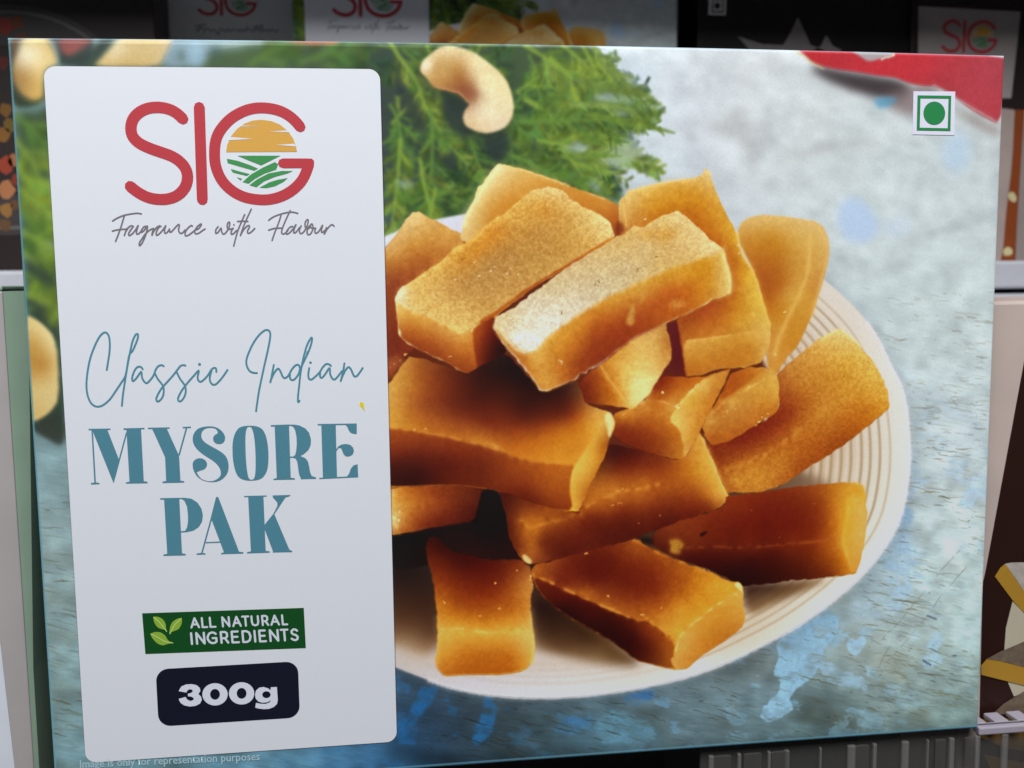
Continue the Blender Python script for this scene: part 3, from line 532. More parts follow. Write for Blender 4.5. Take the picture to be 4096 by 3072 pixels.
# middle piece
sweet('g 1000,-70 1050,100 1080,300 1140,430 1190,490 1245,520 1300,512 1500,472 1700,412 1900,362 2060,312 e 380,1425 480,1380 620,1350 760,1290 900,1240 972,1190 965,1150 930,1080 870,930 820,830 788,750 702,915 640,932 420,872 220,828 190,900 100,1080 20,1250 g 1645,105 1612,98 1400,60 1200,0 1100,-50',
      'g 1040,20,80,30,18 1080,200,98,40,18 1150,350,120,56,20 1200,150,168,98,32 1300,200,182,110,34 1400,120,160,90,28 1300,50,130,60,24 1220,300,178,106,34 1250,420,176,106,40 1350,330,122,56,22 1600,300,112,44,20 1800,250,100,36,18 1500,420,96,34,18 1750,370,104,40,20 2000,280,92,32,16 '
      'e 250,900,66,24,18 400,900,92,32,18 550,960,128,56,22 300,980,110,40,18 500,1010,146,68,24 650,960,168,92,28 700,1020,180,108,32 780,830,214,156,60 850,980,224,168,62 920,1130,226,170,66 780,1000,206,144,44 850,1150,190,120,40 '
      '100,1210,176,102,32 250,1130,188,116,40 420,1110,180,108,36 600,1090,164,90,30 750,1120,160,86,28 100,1290,124,50,20 300,1230,136,60,22 500,1200,140,64,24 700,1200,134,58,22 300,1330,94,34,16 600,1310,92,32,16 850,1230,130,58,22', grain=.08)
line(T('e 30,1240 130,1200 260,1140 400,1110 560,1080'), 5, (200, 136, 50), 5, .5, 1.2)
line(T('g 1180,170 1250,210 1400,180 1560,130 1640,110'), 5, (206, 140, 48), 6, .5, 1)
line(T('e 800,790 850,900 910,1040 960,1160'), 4, (236, 186, 88), 4, .65)
specks(T('e 280,1125 300,1115 240,1215 270,1205 320,1120 535,1280 400,1330 1210,1100'), 3.2, (214, 160, 70))
fill(T('g 1185,440 1220,440 1270,500 1235,515 1195,480'), (240, 212, 140), 1.8, .9, 1, .5)
# lower right slab
sweet('e 950,1160 1170,1138 1300,1112 1500,1092 1740,1070 1815,1085 1835,1160 1842,1280 1835,1420 h 1965,150 1950,300 1910,480 1872,545 1700,572 1450,592 1200,622 1050,632 1000,605 900,560 780,500 620,452 480,385 370,320 400,230 600,150 840,80 930,30',
      'h 1000,60,132,52,20 1200,60,120,40,18 1400,60,118,42,18 1600,60,140,62,22 1720,80,180,108,30 1800,60,214,156,44 800,170,126,50,20 1000,200,112,34,16 1200,200,112,32,16 1400,200,118,38,16 1600,200,140,60,20 1750,200,196,126,32 1850,150,222,166,48 600,230,130,60,24 500,280,124,56,24 450,350,90,34,18 700,330,120,52,20 900,320,110,40,16 '
      '1100,340,118,46,18 1400,325,126,52,18 1650,300,160,80,24 1800,290,212,152,52 700,400,80,24,14 900,450,66,18,12 1100,430,70,20,12 1300,430,80,24,12 1500,430,110,44,14 1650,430,150,78,18 1780,420,184,112,26 1000,560,42,14,12 1300,560,60,20,12 1500,560,84,32,14 1700,540,130,64,18 1830,500,200,130,36', grain=.06)
fill(T('h 1815,-20 1900,-60 1968,60 1965,150 1950,300 1910,480 1870,545 1835,500 1800,380 1785,290 1815,170'), T('h 1880,0,222,170,60 1930,100,228,176,84 1850,180,222,166,50 1920,250,226,172,82 1830,300,218,160,54 1870,420,220,160,62 1880,500,214,152,56'), 2.0, 1, 1, .4, .05)
line(T('h 640,350 850,345 1100,345 1350,325 1600,305 1780,290'), 3.4, (166, 94, 32), 5, .55, .8)
line(T('h 1830,60 1810,180 1790,290 1820,400'), 5, (230, 176, 56), 6, .5)
line(T('e 1750,1080 1815,1095 1830,1170'), 3, (224, 166, 62), 4, .6)
fill(T('h 500,300 560,280 620,310 630,350 590,370 610,390 560,415 510,380 530,350'), (176, 128, 46), 3.5, .85, 1, 1, .2)
fill(T('h 735,250 765,235 800,230 770,255 745,272'), (26, 14, 12), 2, .95, 1)
fill(T('h 250,290 330,270 400,290 385,330 330,330'), (24, 16, 14), 4, .9, 1)
specks(T('h 1110,75 1580,25 1715,50 1710,180 1690,170 1700,150 1320,275 440,110'), 3, (186, 108, 50))
# lower middle piece
sweet('g 1255,560 1300,512 1500,472 1700,412 1900,362 2070,316 2130,330 h 330,330 480,400 620,460 750,510 870,558 960,602 1020,602 1050,640 1053,760 1068,870 1040,950 870,1070 740,1150 650,1240 560,1254 510,1243 420,1222 330,1198 g 2100,1290 1900,1130 1700,1020 1500,900 1350,780 1270,650',
      'g 1300,560,170,98,34 1450,540,140,68,26 1650,520,110,38,18 1900,480,112,40,16 2100,400,160,86,28 1500,640,122,48,20 1750,640,104,34,16 2000,640,114,42,16 h 250,500,126,48,18 400,500,140,62,20 550,500,166,92,28 650,560,176,104,26 200,620,118,42,16 400,640,134,54,18 600,650,172,96,26 800,620,206,140,36 900,640,216,156,44 750,720,204,138,34 300,760,150,76,24 '
      '450,800,178,102,30 600,820,206,142,42 500,900,202,140,46 g 1700,740,170,98,34 1950,880,170,98,34', grain=.08)
fill(T('g 1265,610 1400,670 1600,760 1800,850 1980,930 2130,975 h 340,890 440,950 520,1010 565,1060 545,1120 565,1248 510,1241 420,1220 330,1196 g 2100,1290 1900,1130 1700,1020 1500,900 1350,780'),
     T('g 1320,700,104,40,16 1500,800,86,24,14 1700,900,70,18,12 1900,1000,56,14,10 2100,1080,70,20,12 1500,880,40,14,12 1800,1060,44,14,12 h 300,960,120,54,18 400,1000,136,66,20 350,1080,90,34,14 480,1100,150,82,24 530,1180,160,92,28'), 2.0, 1, 1, .6, .05)
fill(T('h 1050,640 1053,760 1068,870 1040,950 870,1070 740,1150 650,1240 565,1252 548,1130 575,1020 640,950 720,870 850,775 960,700'), T('h 1020,700,216,164,66 950,760,212,154,54 1040,850,208,150,58 850,850,204,142,46 700,950,208,150,56 900,980,184,118,36 750,1060,196,130,44 620,1050,214,160,70 600,1180,206,146,62 1010,930,190,126,44 680,1180,196,130,46'), 1.6, 1, 1, .6, .05)
line(T('h 1000,690 850,780 720,880 640,950 580,1020 555,1110'), 3.2, (236, 192, 92), 3, .7, .9)
line(T('g 1270,600 1450,680 1650,770 1900,880 2130,965 h 340,880 450,950 550,1050'), 4.5, (206, 146, 58), 4, .6, 1.3)
line(T('g 2080,325 h 260,300 350,350 500,420 640,475 780,525'), 3, (196, 128, 44), 3, .6, .8)
fill(T('h 985,625 1015,602 1045,625 1050,690 1030,660'), (246, 222, 160), 1.6, .9, 1)
fill(T('h 520,1170 545,1150 562,1200 566,1246 535,1222'), (216, 166, 78), 1.4, .8, 1)
specks(T('h 765,510 450,795 60,705 320,840 920,765 800,520 g 1870,770 2160,930 2140,920 1690,430 1700,425'), 3.2, (222, 166, 84))
# lowest piece at the front
sweet('g 405,380 430,310 500,300 600,400 900,480 1180,482 1245,540 1262,600 1272,690 1255,800 1250,900 1262,980 1276,1080 1282,1180 1270,1290 1210,1370 1050,1402 850,1405 720,1405 560,1416 510,1370 488,1300 508,1180 500,950 470,650 428,480',
      'g 450,380,76,26,14 560,380,60,18,12 500,520,120,50,18 700,500,76,22,12 950,540,96,30,14 1150,540,140,70,26 1220,620,176,110,50 560,700,150,74,22 750,700,132,54,18 950,720,136,56,18 1120,700,164,92,32 1230,720,196,132,56 530,850,186,116,34 700,850,160,84,24 900,880,166,90,24 1100,880,180,106,32 1220,900,196,130,44 600,980,206,142,42 850,980,192,122,32 1100,980,204,138,42 '
      '560,1060,224,172,72 800,1060,222,166,58 1000,1060,222,166,60 1220,1050,228,180,84', grain=.07, soft=1.8)
fill(T('g 505,1080 620,1060 900,1075 1150,1080 1270,1060 1280,1180 1270,1290 1210,1370 1050,1402 720,1405 560,1416 510,1370 490,1300 508,1180'), T('g 540,1120,220,166,66 700,1110,214,156,54 950,1120,210,150,50 1220,1120,226,176,84 560,1250,200,136,44 700,1230,186,114,32 900,1230,180,106,28 1100,1220,186,114,32 1230,1220,218,162,68 560,1360,184,112,36 750,1350,172,96,24 950,1340,172,96,22 1120,1350,180,104,26 1220,1320,208,146,50'), 2.4, .95, 1, .3, .05)
line(T('g 540,1040 700,1035 900,1065 1050,1050 1240,1050'), 4, (236, 188, 86), 4, .6, 1)
line(T('g 1245,900 1268,1080 1272,1200 1258,1300'), 4, (236, 190, 100), 5, .5)
line(T('g 500,960 520,1100 505,1300'), 4, (222, 164, 72), 5, .45)
specks(T('g 550,815 560,825 965,665 1000,870 845,930 1250,610 1260,680 1245,640 700,1030 1140,565 1220,1050 590,1050'), 3.8, (232, 184, 92))
# the long piece lying on top
sweet('a 970,1340 1100,1280 1300,1130 1480,990 1640,880 1800,790 1940,700 1990,690 2080,612 2170,612 2260,558 2350,515 2440,485 2485,520 2560,590 2670,690 2790,790 2805,840 2825,910 2850,1010 2860,1080 2855,1140 2810,1182 2710,1205 2670,1240 2510,1315 2370,1385 2230,1445 2080,1515 1960,1608 1820,1718 1720,1765 1700,1800 1650,1790 1620,1850 1545,1865 1420,1928 1380,1940 1325,1928 1290,1870 1180,1728 1040,1568 950,1430',
      'a 1000,1360,226,202,160 1100,1300,224,206,170 1250,1220,222,208,184 1400,1120,216,194,154 1550,1010,214,188,142 1700,920,216,186,132 1850,820,220,186,124 2000,740,216,176,104 2100,650,226,186,112 2250,600,228,190,116 2420,520,238,208,142 2500,600,232,198,130 2350,660,220,178,100 2600,720,234,202,138 2700,790,238,208,148 2450,780,222,184,118 2200,800,218,184,124 2000,930,212,184,134 1800,1040,212,188,146 1650,1180,218,202,174 1450,1320,226,216,202 1300,1420,232,226,216 1180,1500,234,224,208 1220,1580,238,232,226 1080,1450,228,210,180 2300,900,216,176,104 2550,860,222,182,108', grain=.10, soft=1.1, tex=CRF)
fill(T('a 2790,800 2720,842 2590,890 2410,942 2250,1010 2110,1072 1990,1132 1880,1182 1760,1252 1640,1322 1540,1392 1420,1482 1330,1572 1255,1628 1180,1615 1100,1560 1025,1480 975,1420 950,1430 1040,1568 1180,1728 1290,1870 1325,1928 1380,1940 1420,1928 1545,1865 1620,1850 1650,1790 1700,1800 1720,1765 1820,1718 1960,1608 2080,1515 2230,1445 2370,1385 2510,1315 2670,1240 2710,1205 2810,1182 2855,1140 2860,1080 2850,1010 2825,910'),
     T('a 2760,850,226,184,92 2830,1000,236,204,120 2845,1100,232,194,110 2700,900,206,148,40 2600,960,202,140,34 2700,1060,206,146,44 2450,990,208,150,46 2300,1040,206,146,46 2500,1130,184,104,32 2350,1150,176,92,34 2650,1180,194,128,38 2150,1130,206,148,56 2000,1190,204,142,52 2200,1250,172,88,34 2050,1350,156,74,30 2300,1330,170,90,30 1850,1260,202,136,46 1900,1400,160,76,28 1750,1380,178,100,34 1650,1400,206,140,46 1750,1530,152,70,28 1900,1560,140,60,26 '
       '1500,1500,208,144,48 1600,1560,186,112,36 1400,1590,212,152,56 1500,1650,192,122,40 1650,1700,144,66,28 1300,1660,220,168,76 1240,1660,214,156,64 1380,1720,204,140,52 1330,1800,214,156,66 1420,1860,206,144,58 1520,1800,176,102,36 1100,1590,190,118,40 1180,1680,184,110,36 1000,1480,196,128,50 1260,1780,196,126,46'), 3.0, 1, 1, .7, .10)
line(T('a 2720,842 2590,890 2410,942 2250,1010 2110,1072 1990,1132 1880,1182 1760,1252 1640,1322 1540,1392 1420,1482 1330,1572'), 4, (222, 176, 92), 5, .45, 1)
line(T('a 2795,800 2825,910 2850,1010 2858,1090 2845,1145'), 4.5, (240, 214, 140), 4, .75)
line(T('a 975,1420 1040,1500 1120,1590 1200,1625'), 3.5, (238, 214, 160), 4, .6)
fill(T('a 1080,1470 1180,1460 1290,1500 1330,1560 1250,1620 1180,1605 1110,1550'), (240, 238, 236), 7, .65, 1, 1, .18)
fill(T('a 2080,640 2180,640 2260,640 2400,620 2440,660 2380,700 2330,740 2230,720 2130,700'), (206, 146, 52), 6, .55, 1, 2, .2)
fill(T('a 2060,1230 2095,1240 2085,1330 2080,1410 2040,1420 2020,1390 2045,1300'), (206, 158, 74), 3, .8, 1, .8, .15)
fill(T('a 2140,1130 2165,1150 2150,1230 2130,1230'), (208, 160, 72), 3, .6, 1)
fill(T('a 2360,1210 2440,1190 2520,1230 2420,1290 2370,1280'), (206, 150, 66), 5, .5, 1, 1.5, .25)
for k in range(120):
    q = T('a %.0f,%.0f' % (rng.uniform(1080, 2420), 0))[0][0]; t = rng.random()
    x = 1080 + 1500 * t; y = 1400 - 640 * t + rng.uniform(-130, 130) * (1 - .3 * t)
    specks(T('a %.0f,%.0f' % (x, y)), rng.uniform(1.0, 2.6), (150, 118, 78) if rng.random() < .45 else (244, 236, 222), .45)
specks(T('a 2110,958 1500,1315 1790,1050 1800,1060 1790,1090 1770,1085 2255,860'), 3.0, (128, 92, 40), .8)
specks(T('a 2620,800 2640,790 1480,1690 1500,1700 c 1490,290 1500,310'), 5, (246, 228, 182), .6)
# dusty highlights scattered over the pile
for s in ('e 1520,210 1850,570 1880,500 1750,570 1560,640', 'e 1530,515 1540,505', 'c 1950,1330 1990,1310 1900,1450 1980,1430'):
    specks(T(s), 3, (226, 182, 98), .6)
ART[:] = np.clip(ART, 0, 1)
pile = np.zeros((AH, AW), np.float32)
for o in SWEETS:
    R = raster(apx([q[:2] for q in o]), 2); pile[R[2]:R[4], R[1]:R[3]] = np.maximum(pile[R[2]:R[4], R[1]:R[3]], R[0])
pile = gblur(pile, 1.5)[..., None]; lm = ART.mean(2, keepdims=True)
k = np.clip((lm - .10) / .30, 0, 1); k = k * k * (3 - 2 * k)
v = lm + (ART - lm) * 1.09                     # inks of the sweets: saturated orange
v = v * np.array([1.03, .985, .93], np.float32) * (1 - (1 - k) * np.array([.06, .16, .20], np.float32))
low = np.clip((vy - .56) / .12, 0, 1)[..., None]; mid = 1 - np.clip((lm - .26) / .20, 0, 1)
hi = np.clip((lm - .42) / .22, 0, 1)
v = v + hi * ((lm + (v - lm) * .86) * np.array([1.0, 1.025, 1.0], np.float32) - v)   # paler tan where the print is bright
v = v * (1 - low * mid * np.array([.13, .24, .20], np.float32))   # the lower pieces are printed a deeper red-brown
ART[:] = np.clip(ART * (1 - pile) + v * pile, 0, 1)
# fine line the printer left round the white panel, worn folds, a painted fold highlight, cut edges
LAB = T('f 173,269 1517,273 1590,2972 344,3044')
lp = apx(LAB)
lx0, lx1 = (lp[0, 0] + lp[3, 0]) / 2, (lp[1, 0] + lp[2, 0]) / 2; ly0, ly1 = (lp[0, 1] + lp[1, 1]) / 2, (lp[2, 1] + lp[3, 1]) / 2
def rrect(x0, y0, x1, y1, r, n=8):
    out = []
    for cx, cy, a0 in ((x1 - r, y0 + r, -90), (x1 - r, y1 - r, 0), (x0 + r, y1 - r, 90), (x0 + r, y0 + r, 180)):
        for i in range(n + 1):
            a = math.radians(a0 + 90 * i / n); out.append((cx + r * math.cos(a), cy + r * math.sin(a)))
    return out
rr = np.array(rrect(lx0, ly0, lx1, ly1, 24)); rr = np.vstack([rr, rr[:1]])
stroke_px(rr, .6, (40, 36, 46), 1.6, .75)
ART[:, :5] = ART[:, :5] * .25 + np.array([104, 160, 172], np.float32) / 255 * .75
ART[-9:, :] = ART[-9:, :] * .3 + np.array([98, 152, 174], np.float32) / 255 * .7
ART[:3, :] = ART[:3, :] * .5 + np.array([150, 176, 190], np.float32) / 255 * .5
ART[6:10, :int(AW * .42)] += .10  # highlight of the top fold, painted in as a lighter line
ART[:, -4:] += .06
ART *= (1 + .010 * N2 + .008 * N4)[..., None]  # paper and screen grain
ART[:] = np.clip(ART, 0.012, 1)
lum = (LUM_BOT + (LUM_TOP - LUM_BOT) * (1 - vy))[..., None]
ALB = np.clip(s2l(ART) / lum, 0, .9).astype(np.float32)
buf = np.ones((AH, AW, 4), np.float32); buf[..., :3] = ALB[::-1]
art_img = bpy.data.images.new('printed_picture', AW, AH, float_buffer=True)
art_img.colorspace_settings.name = 'Linear Rec.709'
art_img.pixels.foreach_set(buf.ravel()); art_img.update(); art_img.pack()
del buf, ALB
# ------------------------------------------------------------------ materials
MATS = {}
def mat(name, col, rough=.5, spec=.5, noise=0.0, scale=900, trans=0.0, bump=0.0, img=None, metal=0.0):
    if name in MATS: return MATS[name]
    m = bpy.data.materials.new(name); m.use_nodes = True; nt = m.node_tree
    b = nt.nodes['Principled BSDF']; b.inputs['Roughness'].default_value = rough
    b.inputs['Specular IOR Level'].default_value = spec; b.inputs['Transmission Weight'].default_value = trans
    b.inputs['Metallic'].default_value = metal
    if img:
        t = nt.nodes.new('ShaderNodeTexImage'); t.image = img; t.interpolation = 'Cubic'; t.extension = 'EXTEND'
        nt.links.new(t.outputs[0], b.inputs['Base Color'])
    else:
        b.inputs['Base Color'].default_value = (*col, 1)
    if noise or bump:
        tc = nt.nodes.new('ShaderNodeTexCoord'); n = nt.nodes.new('ShaderNodeTexNoise')
        n.inputs['Scale'].default_value = scale; n.inputs['Detail'].default_value = 3
        nt.links.new(tc.outputs['Object'], n.inputs['Vector'])
        if noise and not img:
            r = nt.nodes.new('ShaderNodeMix'); r.data_type = 'RGBA'
            r.inputs['A'].default_value = (*[c * (1 - noise) for c in col], 1); r.inputs['B'].default_value = (*[min(1, c * (1 + noise)) for c in col], 1)
            nt.links.new(n.outputs['Fac'], r.inputs['Factor']); nt.links.new(r.outputs['Result'], b.inputs['Base Color'])
        if bump:
            bp = nt.nodes.new('ShaderNodeBump'); bp.inputs['Strength'].default_value = bump; bp.inputs['Distance'].default_value = .0002
            nt.links.new(n.outputs['Fac'], bp.inputs['Height']); nt.links.new(bp.outputs[0], b.inputs['Normal'])
    MATS[name] = m; return m
def ink(name, rgb, v, rough=.45):
    """printing ink whose colour reads rgb (0-255) at height v of the front."""
    L = LUM_BOT + (LUM_TOP - LUM_BOT) * v
    return mat(name, tuple(float(c) for c in np.clip(s2l(np.array(rgb) / 255) / L, .004, .9)), rough, .35, .07, 2600)
def lin(rgb, k=1.0): return tuple(float(c) * k for c in s2l(np.array(rgb) / 255))
PRINT = mat('printed_card', (1, 1, 1), .5, .18, img=art_img)
WHITE = mat('white_panel_stock', (.785, .80, .85), .45, .35, .012, 1500)
CARD = mat('teal_card', lin((92, 140, 152)), .5, .35, .06, 700)
RED, GOLD, GREEN = ink('red_ink', (188, 62, 70), .85), ink('gold_ink', (216, 164, 76), .85), ink('green_ink', (66, 144, 80), .8)
GREY, TEAL, TEAL2 = ink('grey_ink', (118, 112, 118), .73), ink('teal_ink', (74, 132, 148), .5), ink('teal_letter_ink', (74, 124, 140), .38)
YEL = ink('yellow_ink', (216, 196, 30), .45)
BADGE, LEAF, LEAF2 = ink('dark_green_ink', (14, 66, 26), .17), ink('leaf_ink', (126, 158, 52), .17), ink('leaf_vein_ink', (176, 198, 122), .17)
NAVY, PALE, PALER = ink('navy_ink', (16, 18, 34), .1), ink('pale_ink', (190, 194, 204), .17), ink('white_digit_ink', (196, 198, 208), .1)
VEGW, VEGG = ink('veg_white_ink', (226, 224, 240), .92), ink('veg_green_ink', (44, 134, 76), .92)
GHOST = ink('disclaimer_ink', (150, 176, 184), .04)

# ------------------------------------------------------------------ object helpers
ROOTS = {}
def root(name, label, cat, loc, group=None):
    o = bpy.data.objects.new(name, None); C.objects.link(o); o.empty_display_size = .02
    o.location = loc; o['label'] = label; o['category'] = cat
    if group: o['group'] = group
    return o
def wloc(o):
    v = Vector((0, 0, 0))
    while o is not None: v = v + o.location; o = o.parent
    return v
def obj(name, me, m, parent=None, kind=None, smooth=False):
    o = bpy.data.objects.new(name, me); C.objects.link(o)
    if m is not None and not len(me.materials): me.materials.append(m)
    if parent is not None:
        o.parent = parent; o.location = -wloc(parent)
    if kind: o['kind'] = kind
    if smooth: me.polygons.foreach_set('use_smooth', [True] * len(me.polygons))
    return o
def mesh(name, v, f):
    me = bpy.data.meshes.new(name); me.from_pydata([tuple(q) for q in v], [], [tuple(q) for q in f]); me.update(); return me
def box_mesh(name, x0, x1, y0, y1, z0, z1, bev=0.0):
    bm = bmesh.new(); bmesh.ops.create_cube(bm, size=1)
    for q in bm.verts: q.co = Vector(((x0 + x1) / 2 + q.co.x * (x1 - x0), (y0 + y1) / 2 + q.co.y * (y1 - y0), (z0 + z1) / 2 + q.co.z * (z1 - z0)))
    if bev: bmesh.ops.bevel(bm, geom=bm.edges[:], offset=bev, segments=2, affect='EDGES', profile=.5)
    me = bpy.data.meshes.new(name); bm.to_mesh(me); bm.free(); return me
def inside(c, h):
    h = np.asarray(h, float); k = np.zeros(len(c), bool)
    for (x0, y0), (x1, y1) in zip(h, np.roll(h, -1, 0)):
        if y0 == y1: continue
        k ^= ((y0 > c[:, 1]) != (y1 > c[:, 1])) & (c[:, 0] < (x1 - x0) * (c[:, 1] - y0) / (y1 - y0) + x0)
    return k
def triangulate(loops, grid=.006):
    """union of closed loops (x, z) -> vertices, triangles; big ones get inner points so that they follow the bow."""
    V = []; E = []; LL = []
    for l in loops:
        l = np.asarray(l, float); o = []
        for a, b in zip(l, np.roll(l, -1, 0)):
            n = max(1, int(np.hypot(*(b - a)) / grid)); o += [tuple(a + (b - a) * q / n) for q in range(n)]
        LL.append(np.array(o)); n0 = len(V); V += o
        E += [(n0 + q, n0 + (q + 1) % len(o)) for q in range(len(o))]
    A = np.array(V); lo, hi = A.min(0), A.max(0)
    if max(hi - lo) > 2 * grid:
        for gx in np.arange(lo[0] + grid / 2, hi[0], grid):
            for gz in np.arange(lo[1] + grid / 2, hi[1], grid): V.append((gx, gz))
    r = delaunay_2d_cdt([Vector(q) for q in V], E, [], 0, 1e-7)
    P = np.array([(q[0], q[1]) for q in r[0]]); Tt = np.array([f for f in r[2] if len(f) == 3])
    c = P[Tt].mean(1); ok = np.zeros(len(Tt), bool)
    for l in LL:
        b0, b1 = l.min(0), l.max(0)
        w = np.nonzero(~ok & (c[:, 0] >= b0[0]) & (c[:, 0] <= b1[0]) & (c[:, 1] >= b0[1]) & (c[:, 1] <= b1[1]))[0]
        if len(w): ok[w[inside(c[w], l)]] = True
    ar = np.abs(np.cross(P[Tt[:, 1]] - P[Tt[:, 0]], P[Tt[:, 2]] - P[Tt[:, 0]]))
    return P, [tuple(map(int, q)) for q in Tt[ok & (ar > 1e-13)]]
def cut(v, tris, holes):
    if not holes or not len(tris): return tris
    c = v[np.array(tris)].mean(1); bad = np.zeros(len(c), bool)
    for h in holes: bad |= inside(c, h)
    return [q for q, k in zip(tris, bad) if not k]
def sheet(name, loops, lift, m, parent, holes=(), flat=False):
    """thin printed shape on the front: loops in panel metres."""
    holes = [np.asarray(h, float) for h in holes]
    v, t = triangulate(list(loops) + holes); t = cut(v, t, holes)
    used = sorted({i for q in t for i in q}); re = {i: k for k, i in enumerate(used)}
    v = v[used]; t = [[re[i] for i in q] for q in t]
    t = [q[::-1] if np.cross(v[q[1]] - v[q[0]], v[q[2]] - v[q[0]]) < 0 else q for q in t]
    y = np.zeros(len(v)) if flat else -bulge(v[:, 0], v[:, 1])
    me = mesh(name, np.stack([v[:, 0], y - lift, v[:, 1]], 1), t)
    uv = me.uv_layers.new(name='print'); co = np.empty(len(me.loops), np.int32); me.loops.foreach_get('vertex_index', co)
    uv.data.foreach_set('uv', np.stack([v[co, 0] / W, v[co, 1] / H], 1).astype(np.float32).ravel())
    return obj(name, me, m, parent)
def ribbon(pts, hw, cap=5):
    """loops (quads and round caps) of a pen stroke, to be merged by triangulate."""
    p = np.asarray(pts, float); hw = np.broadcast_to(hw, (len(p),)); L = []
    for i in range(len(p) - 1):
        d = p[i + 1] - p[i]; n = np.array([-d[1], d[0]]) / max(1e-9, np.hypot(*d))
        L.append([p[i] + n * hw[i], p[i] - n * hw[i], p[i + 1] - n * hw[i + 1], p[i + 1] + n * hw[i + 1]])
    for i in range(len(p)):
        L.append([p[i] + hw[i] * np.array([math.cos(a), math.sin(a)]) for a in np.arange(2 * cap) * math.pi / cap + .13 * i])
    return L
MPX = .24 / 3950                               # metres on the card per traced pixel, about
def pen(strokes, hw, n=4):
    L = []
    for s in strokes:
        q = panel(spline(T(s), n=n)); keep = [q[0]]
        for k in q[1:]:
            if np.hypot(*(k - keep[-1])) > hw * MPX * .35: keep.append(k)
        L += ribbon(keep, hw * MPX, 4)
    return L
def poly(s, rnd=0, closed_spline=False, n=4):
    p = T(s)
    q = panel(spline(p, closed=True, n=n) if closed_spline else [k[:2] for k in p])
    return chaikin(q, rnd) if rnd else q
def ell(s, rx, ry, k, n=28):
    c = T(s)[0]
    return panel([(c[0] + rx * k * math.cos(a), c[1] + ry * k * math.sin(a)) for a in np.arange(n) * 2 * math.pi / n])

# ------------------------------------------------------------------ the sweet box
L1, L2, L3, L4 = 6e-5, 1.1e-4, 1.6e-4, 2.1e-4
boxr = root('sweet_box', 'large upright box printed with golden sweets on a plate beside a tall white panel', 'box', (W / 2, DEPTH / 2, 0))
gx = [0, .0003, .0007] + list(np.linspace(.004, W - .004, 54)) + [W - .0007, W - .0003, W]
gz = [0, .0003, .0007] + list(np.linspace(.004, H - .004, 40)) + [H - .0007, H - .0003, H]
NX, NZ = len(gx) - 1, len(gz) - 1
def front_grid(lift=0.0):
    v = []; f = []
    for z in gz:
        for x in gx:
            e = min(x, W - x, z, H - z); rb = .0005 if e <= 0 else .00014 if e < .0005 else 0
            v.append((x, -bulge(x, z) - lift + rb, z))
    for j in range(NZ):
        for i in range(NX):
            a = j * (NX + 1) + i; f.append((a, a + 1, a + NX + 2, a + NX + 1))
    return v, f
v, f = front_grid()
me = mesh('front_panel', v, f); uv = me.uv_layers.new(name='print')
uv.data.foreach_set('uv', np.array([(v[l.vertex_index][0] / W, v[l.vertex_index][2] / H) for l in me.loops], np.float32).ravel())
front = obj('front_panel', me, PRINT, boxr, smooth=True)
# the other five sides follow the bowed front edge
cv = []; cf = []
def ring(pts, y):
    s = len(cv); cv.extend([(x, yy if y is None else y, z) for x, yy, z in pts]); return s
edge = [(x, .0005 - bulge(x, 0), 0) for x in gx] + [(W, .0005, z) for z in gz[1:]] + \
       [(x, .0005 - bulge(x, H), H) for x in gx[-2::-1]] + [(0, .0005, z) for z in gz[-2:0:-1]]
a = ring(edge, None); b = ring(edge, DEPTH); n = len(edge)
for i in range(n): cf.append((a + i, b + i, b + (i + 1) % n, a + (i + 1) % n))
cf.append(tuple(b + i for i in range(n)))
carton = obj('carton', mesh('carton', cv, cf), CARD, boxr)

# printed picture: its pieces are cut-outs of the same print
obj_i = 0
def print_piece(name, pts, lift=L1, rnd=1, spl=False):
    q = np.asarray(panel([k[:2] for k in pts]))
    if rnd: q = chaikin(q, rnd)
    q[:, 0] = np.clip(q[:, 0], .0008, W - .0008); q[:, 1] = np.clip(q[:, 1], .0008, H - .0008)
    d = np.hypot(*(q - np.roll(q, 1, 0)).T); q = q[d > 1e-5]
    return sheet(name, [q], lift, PRINT, front)
print_piece('printed_plate', RIMS[::2], 3e-5, 0)
print_piece('printed_cloth', CLOTH, 3e-5)
print_piece('printed_herb', HERB, 1.5e-5)
for k in (NUT1, NUT2, NUT3, NUT4): print_piece('printed_cashew', k, 3e-5)
for k, s in enumerate(SWEETS): print_piece('printed_sweet', s, 4e-5 + 2.5e-6 * k)

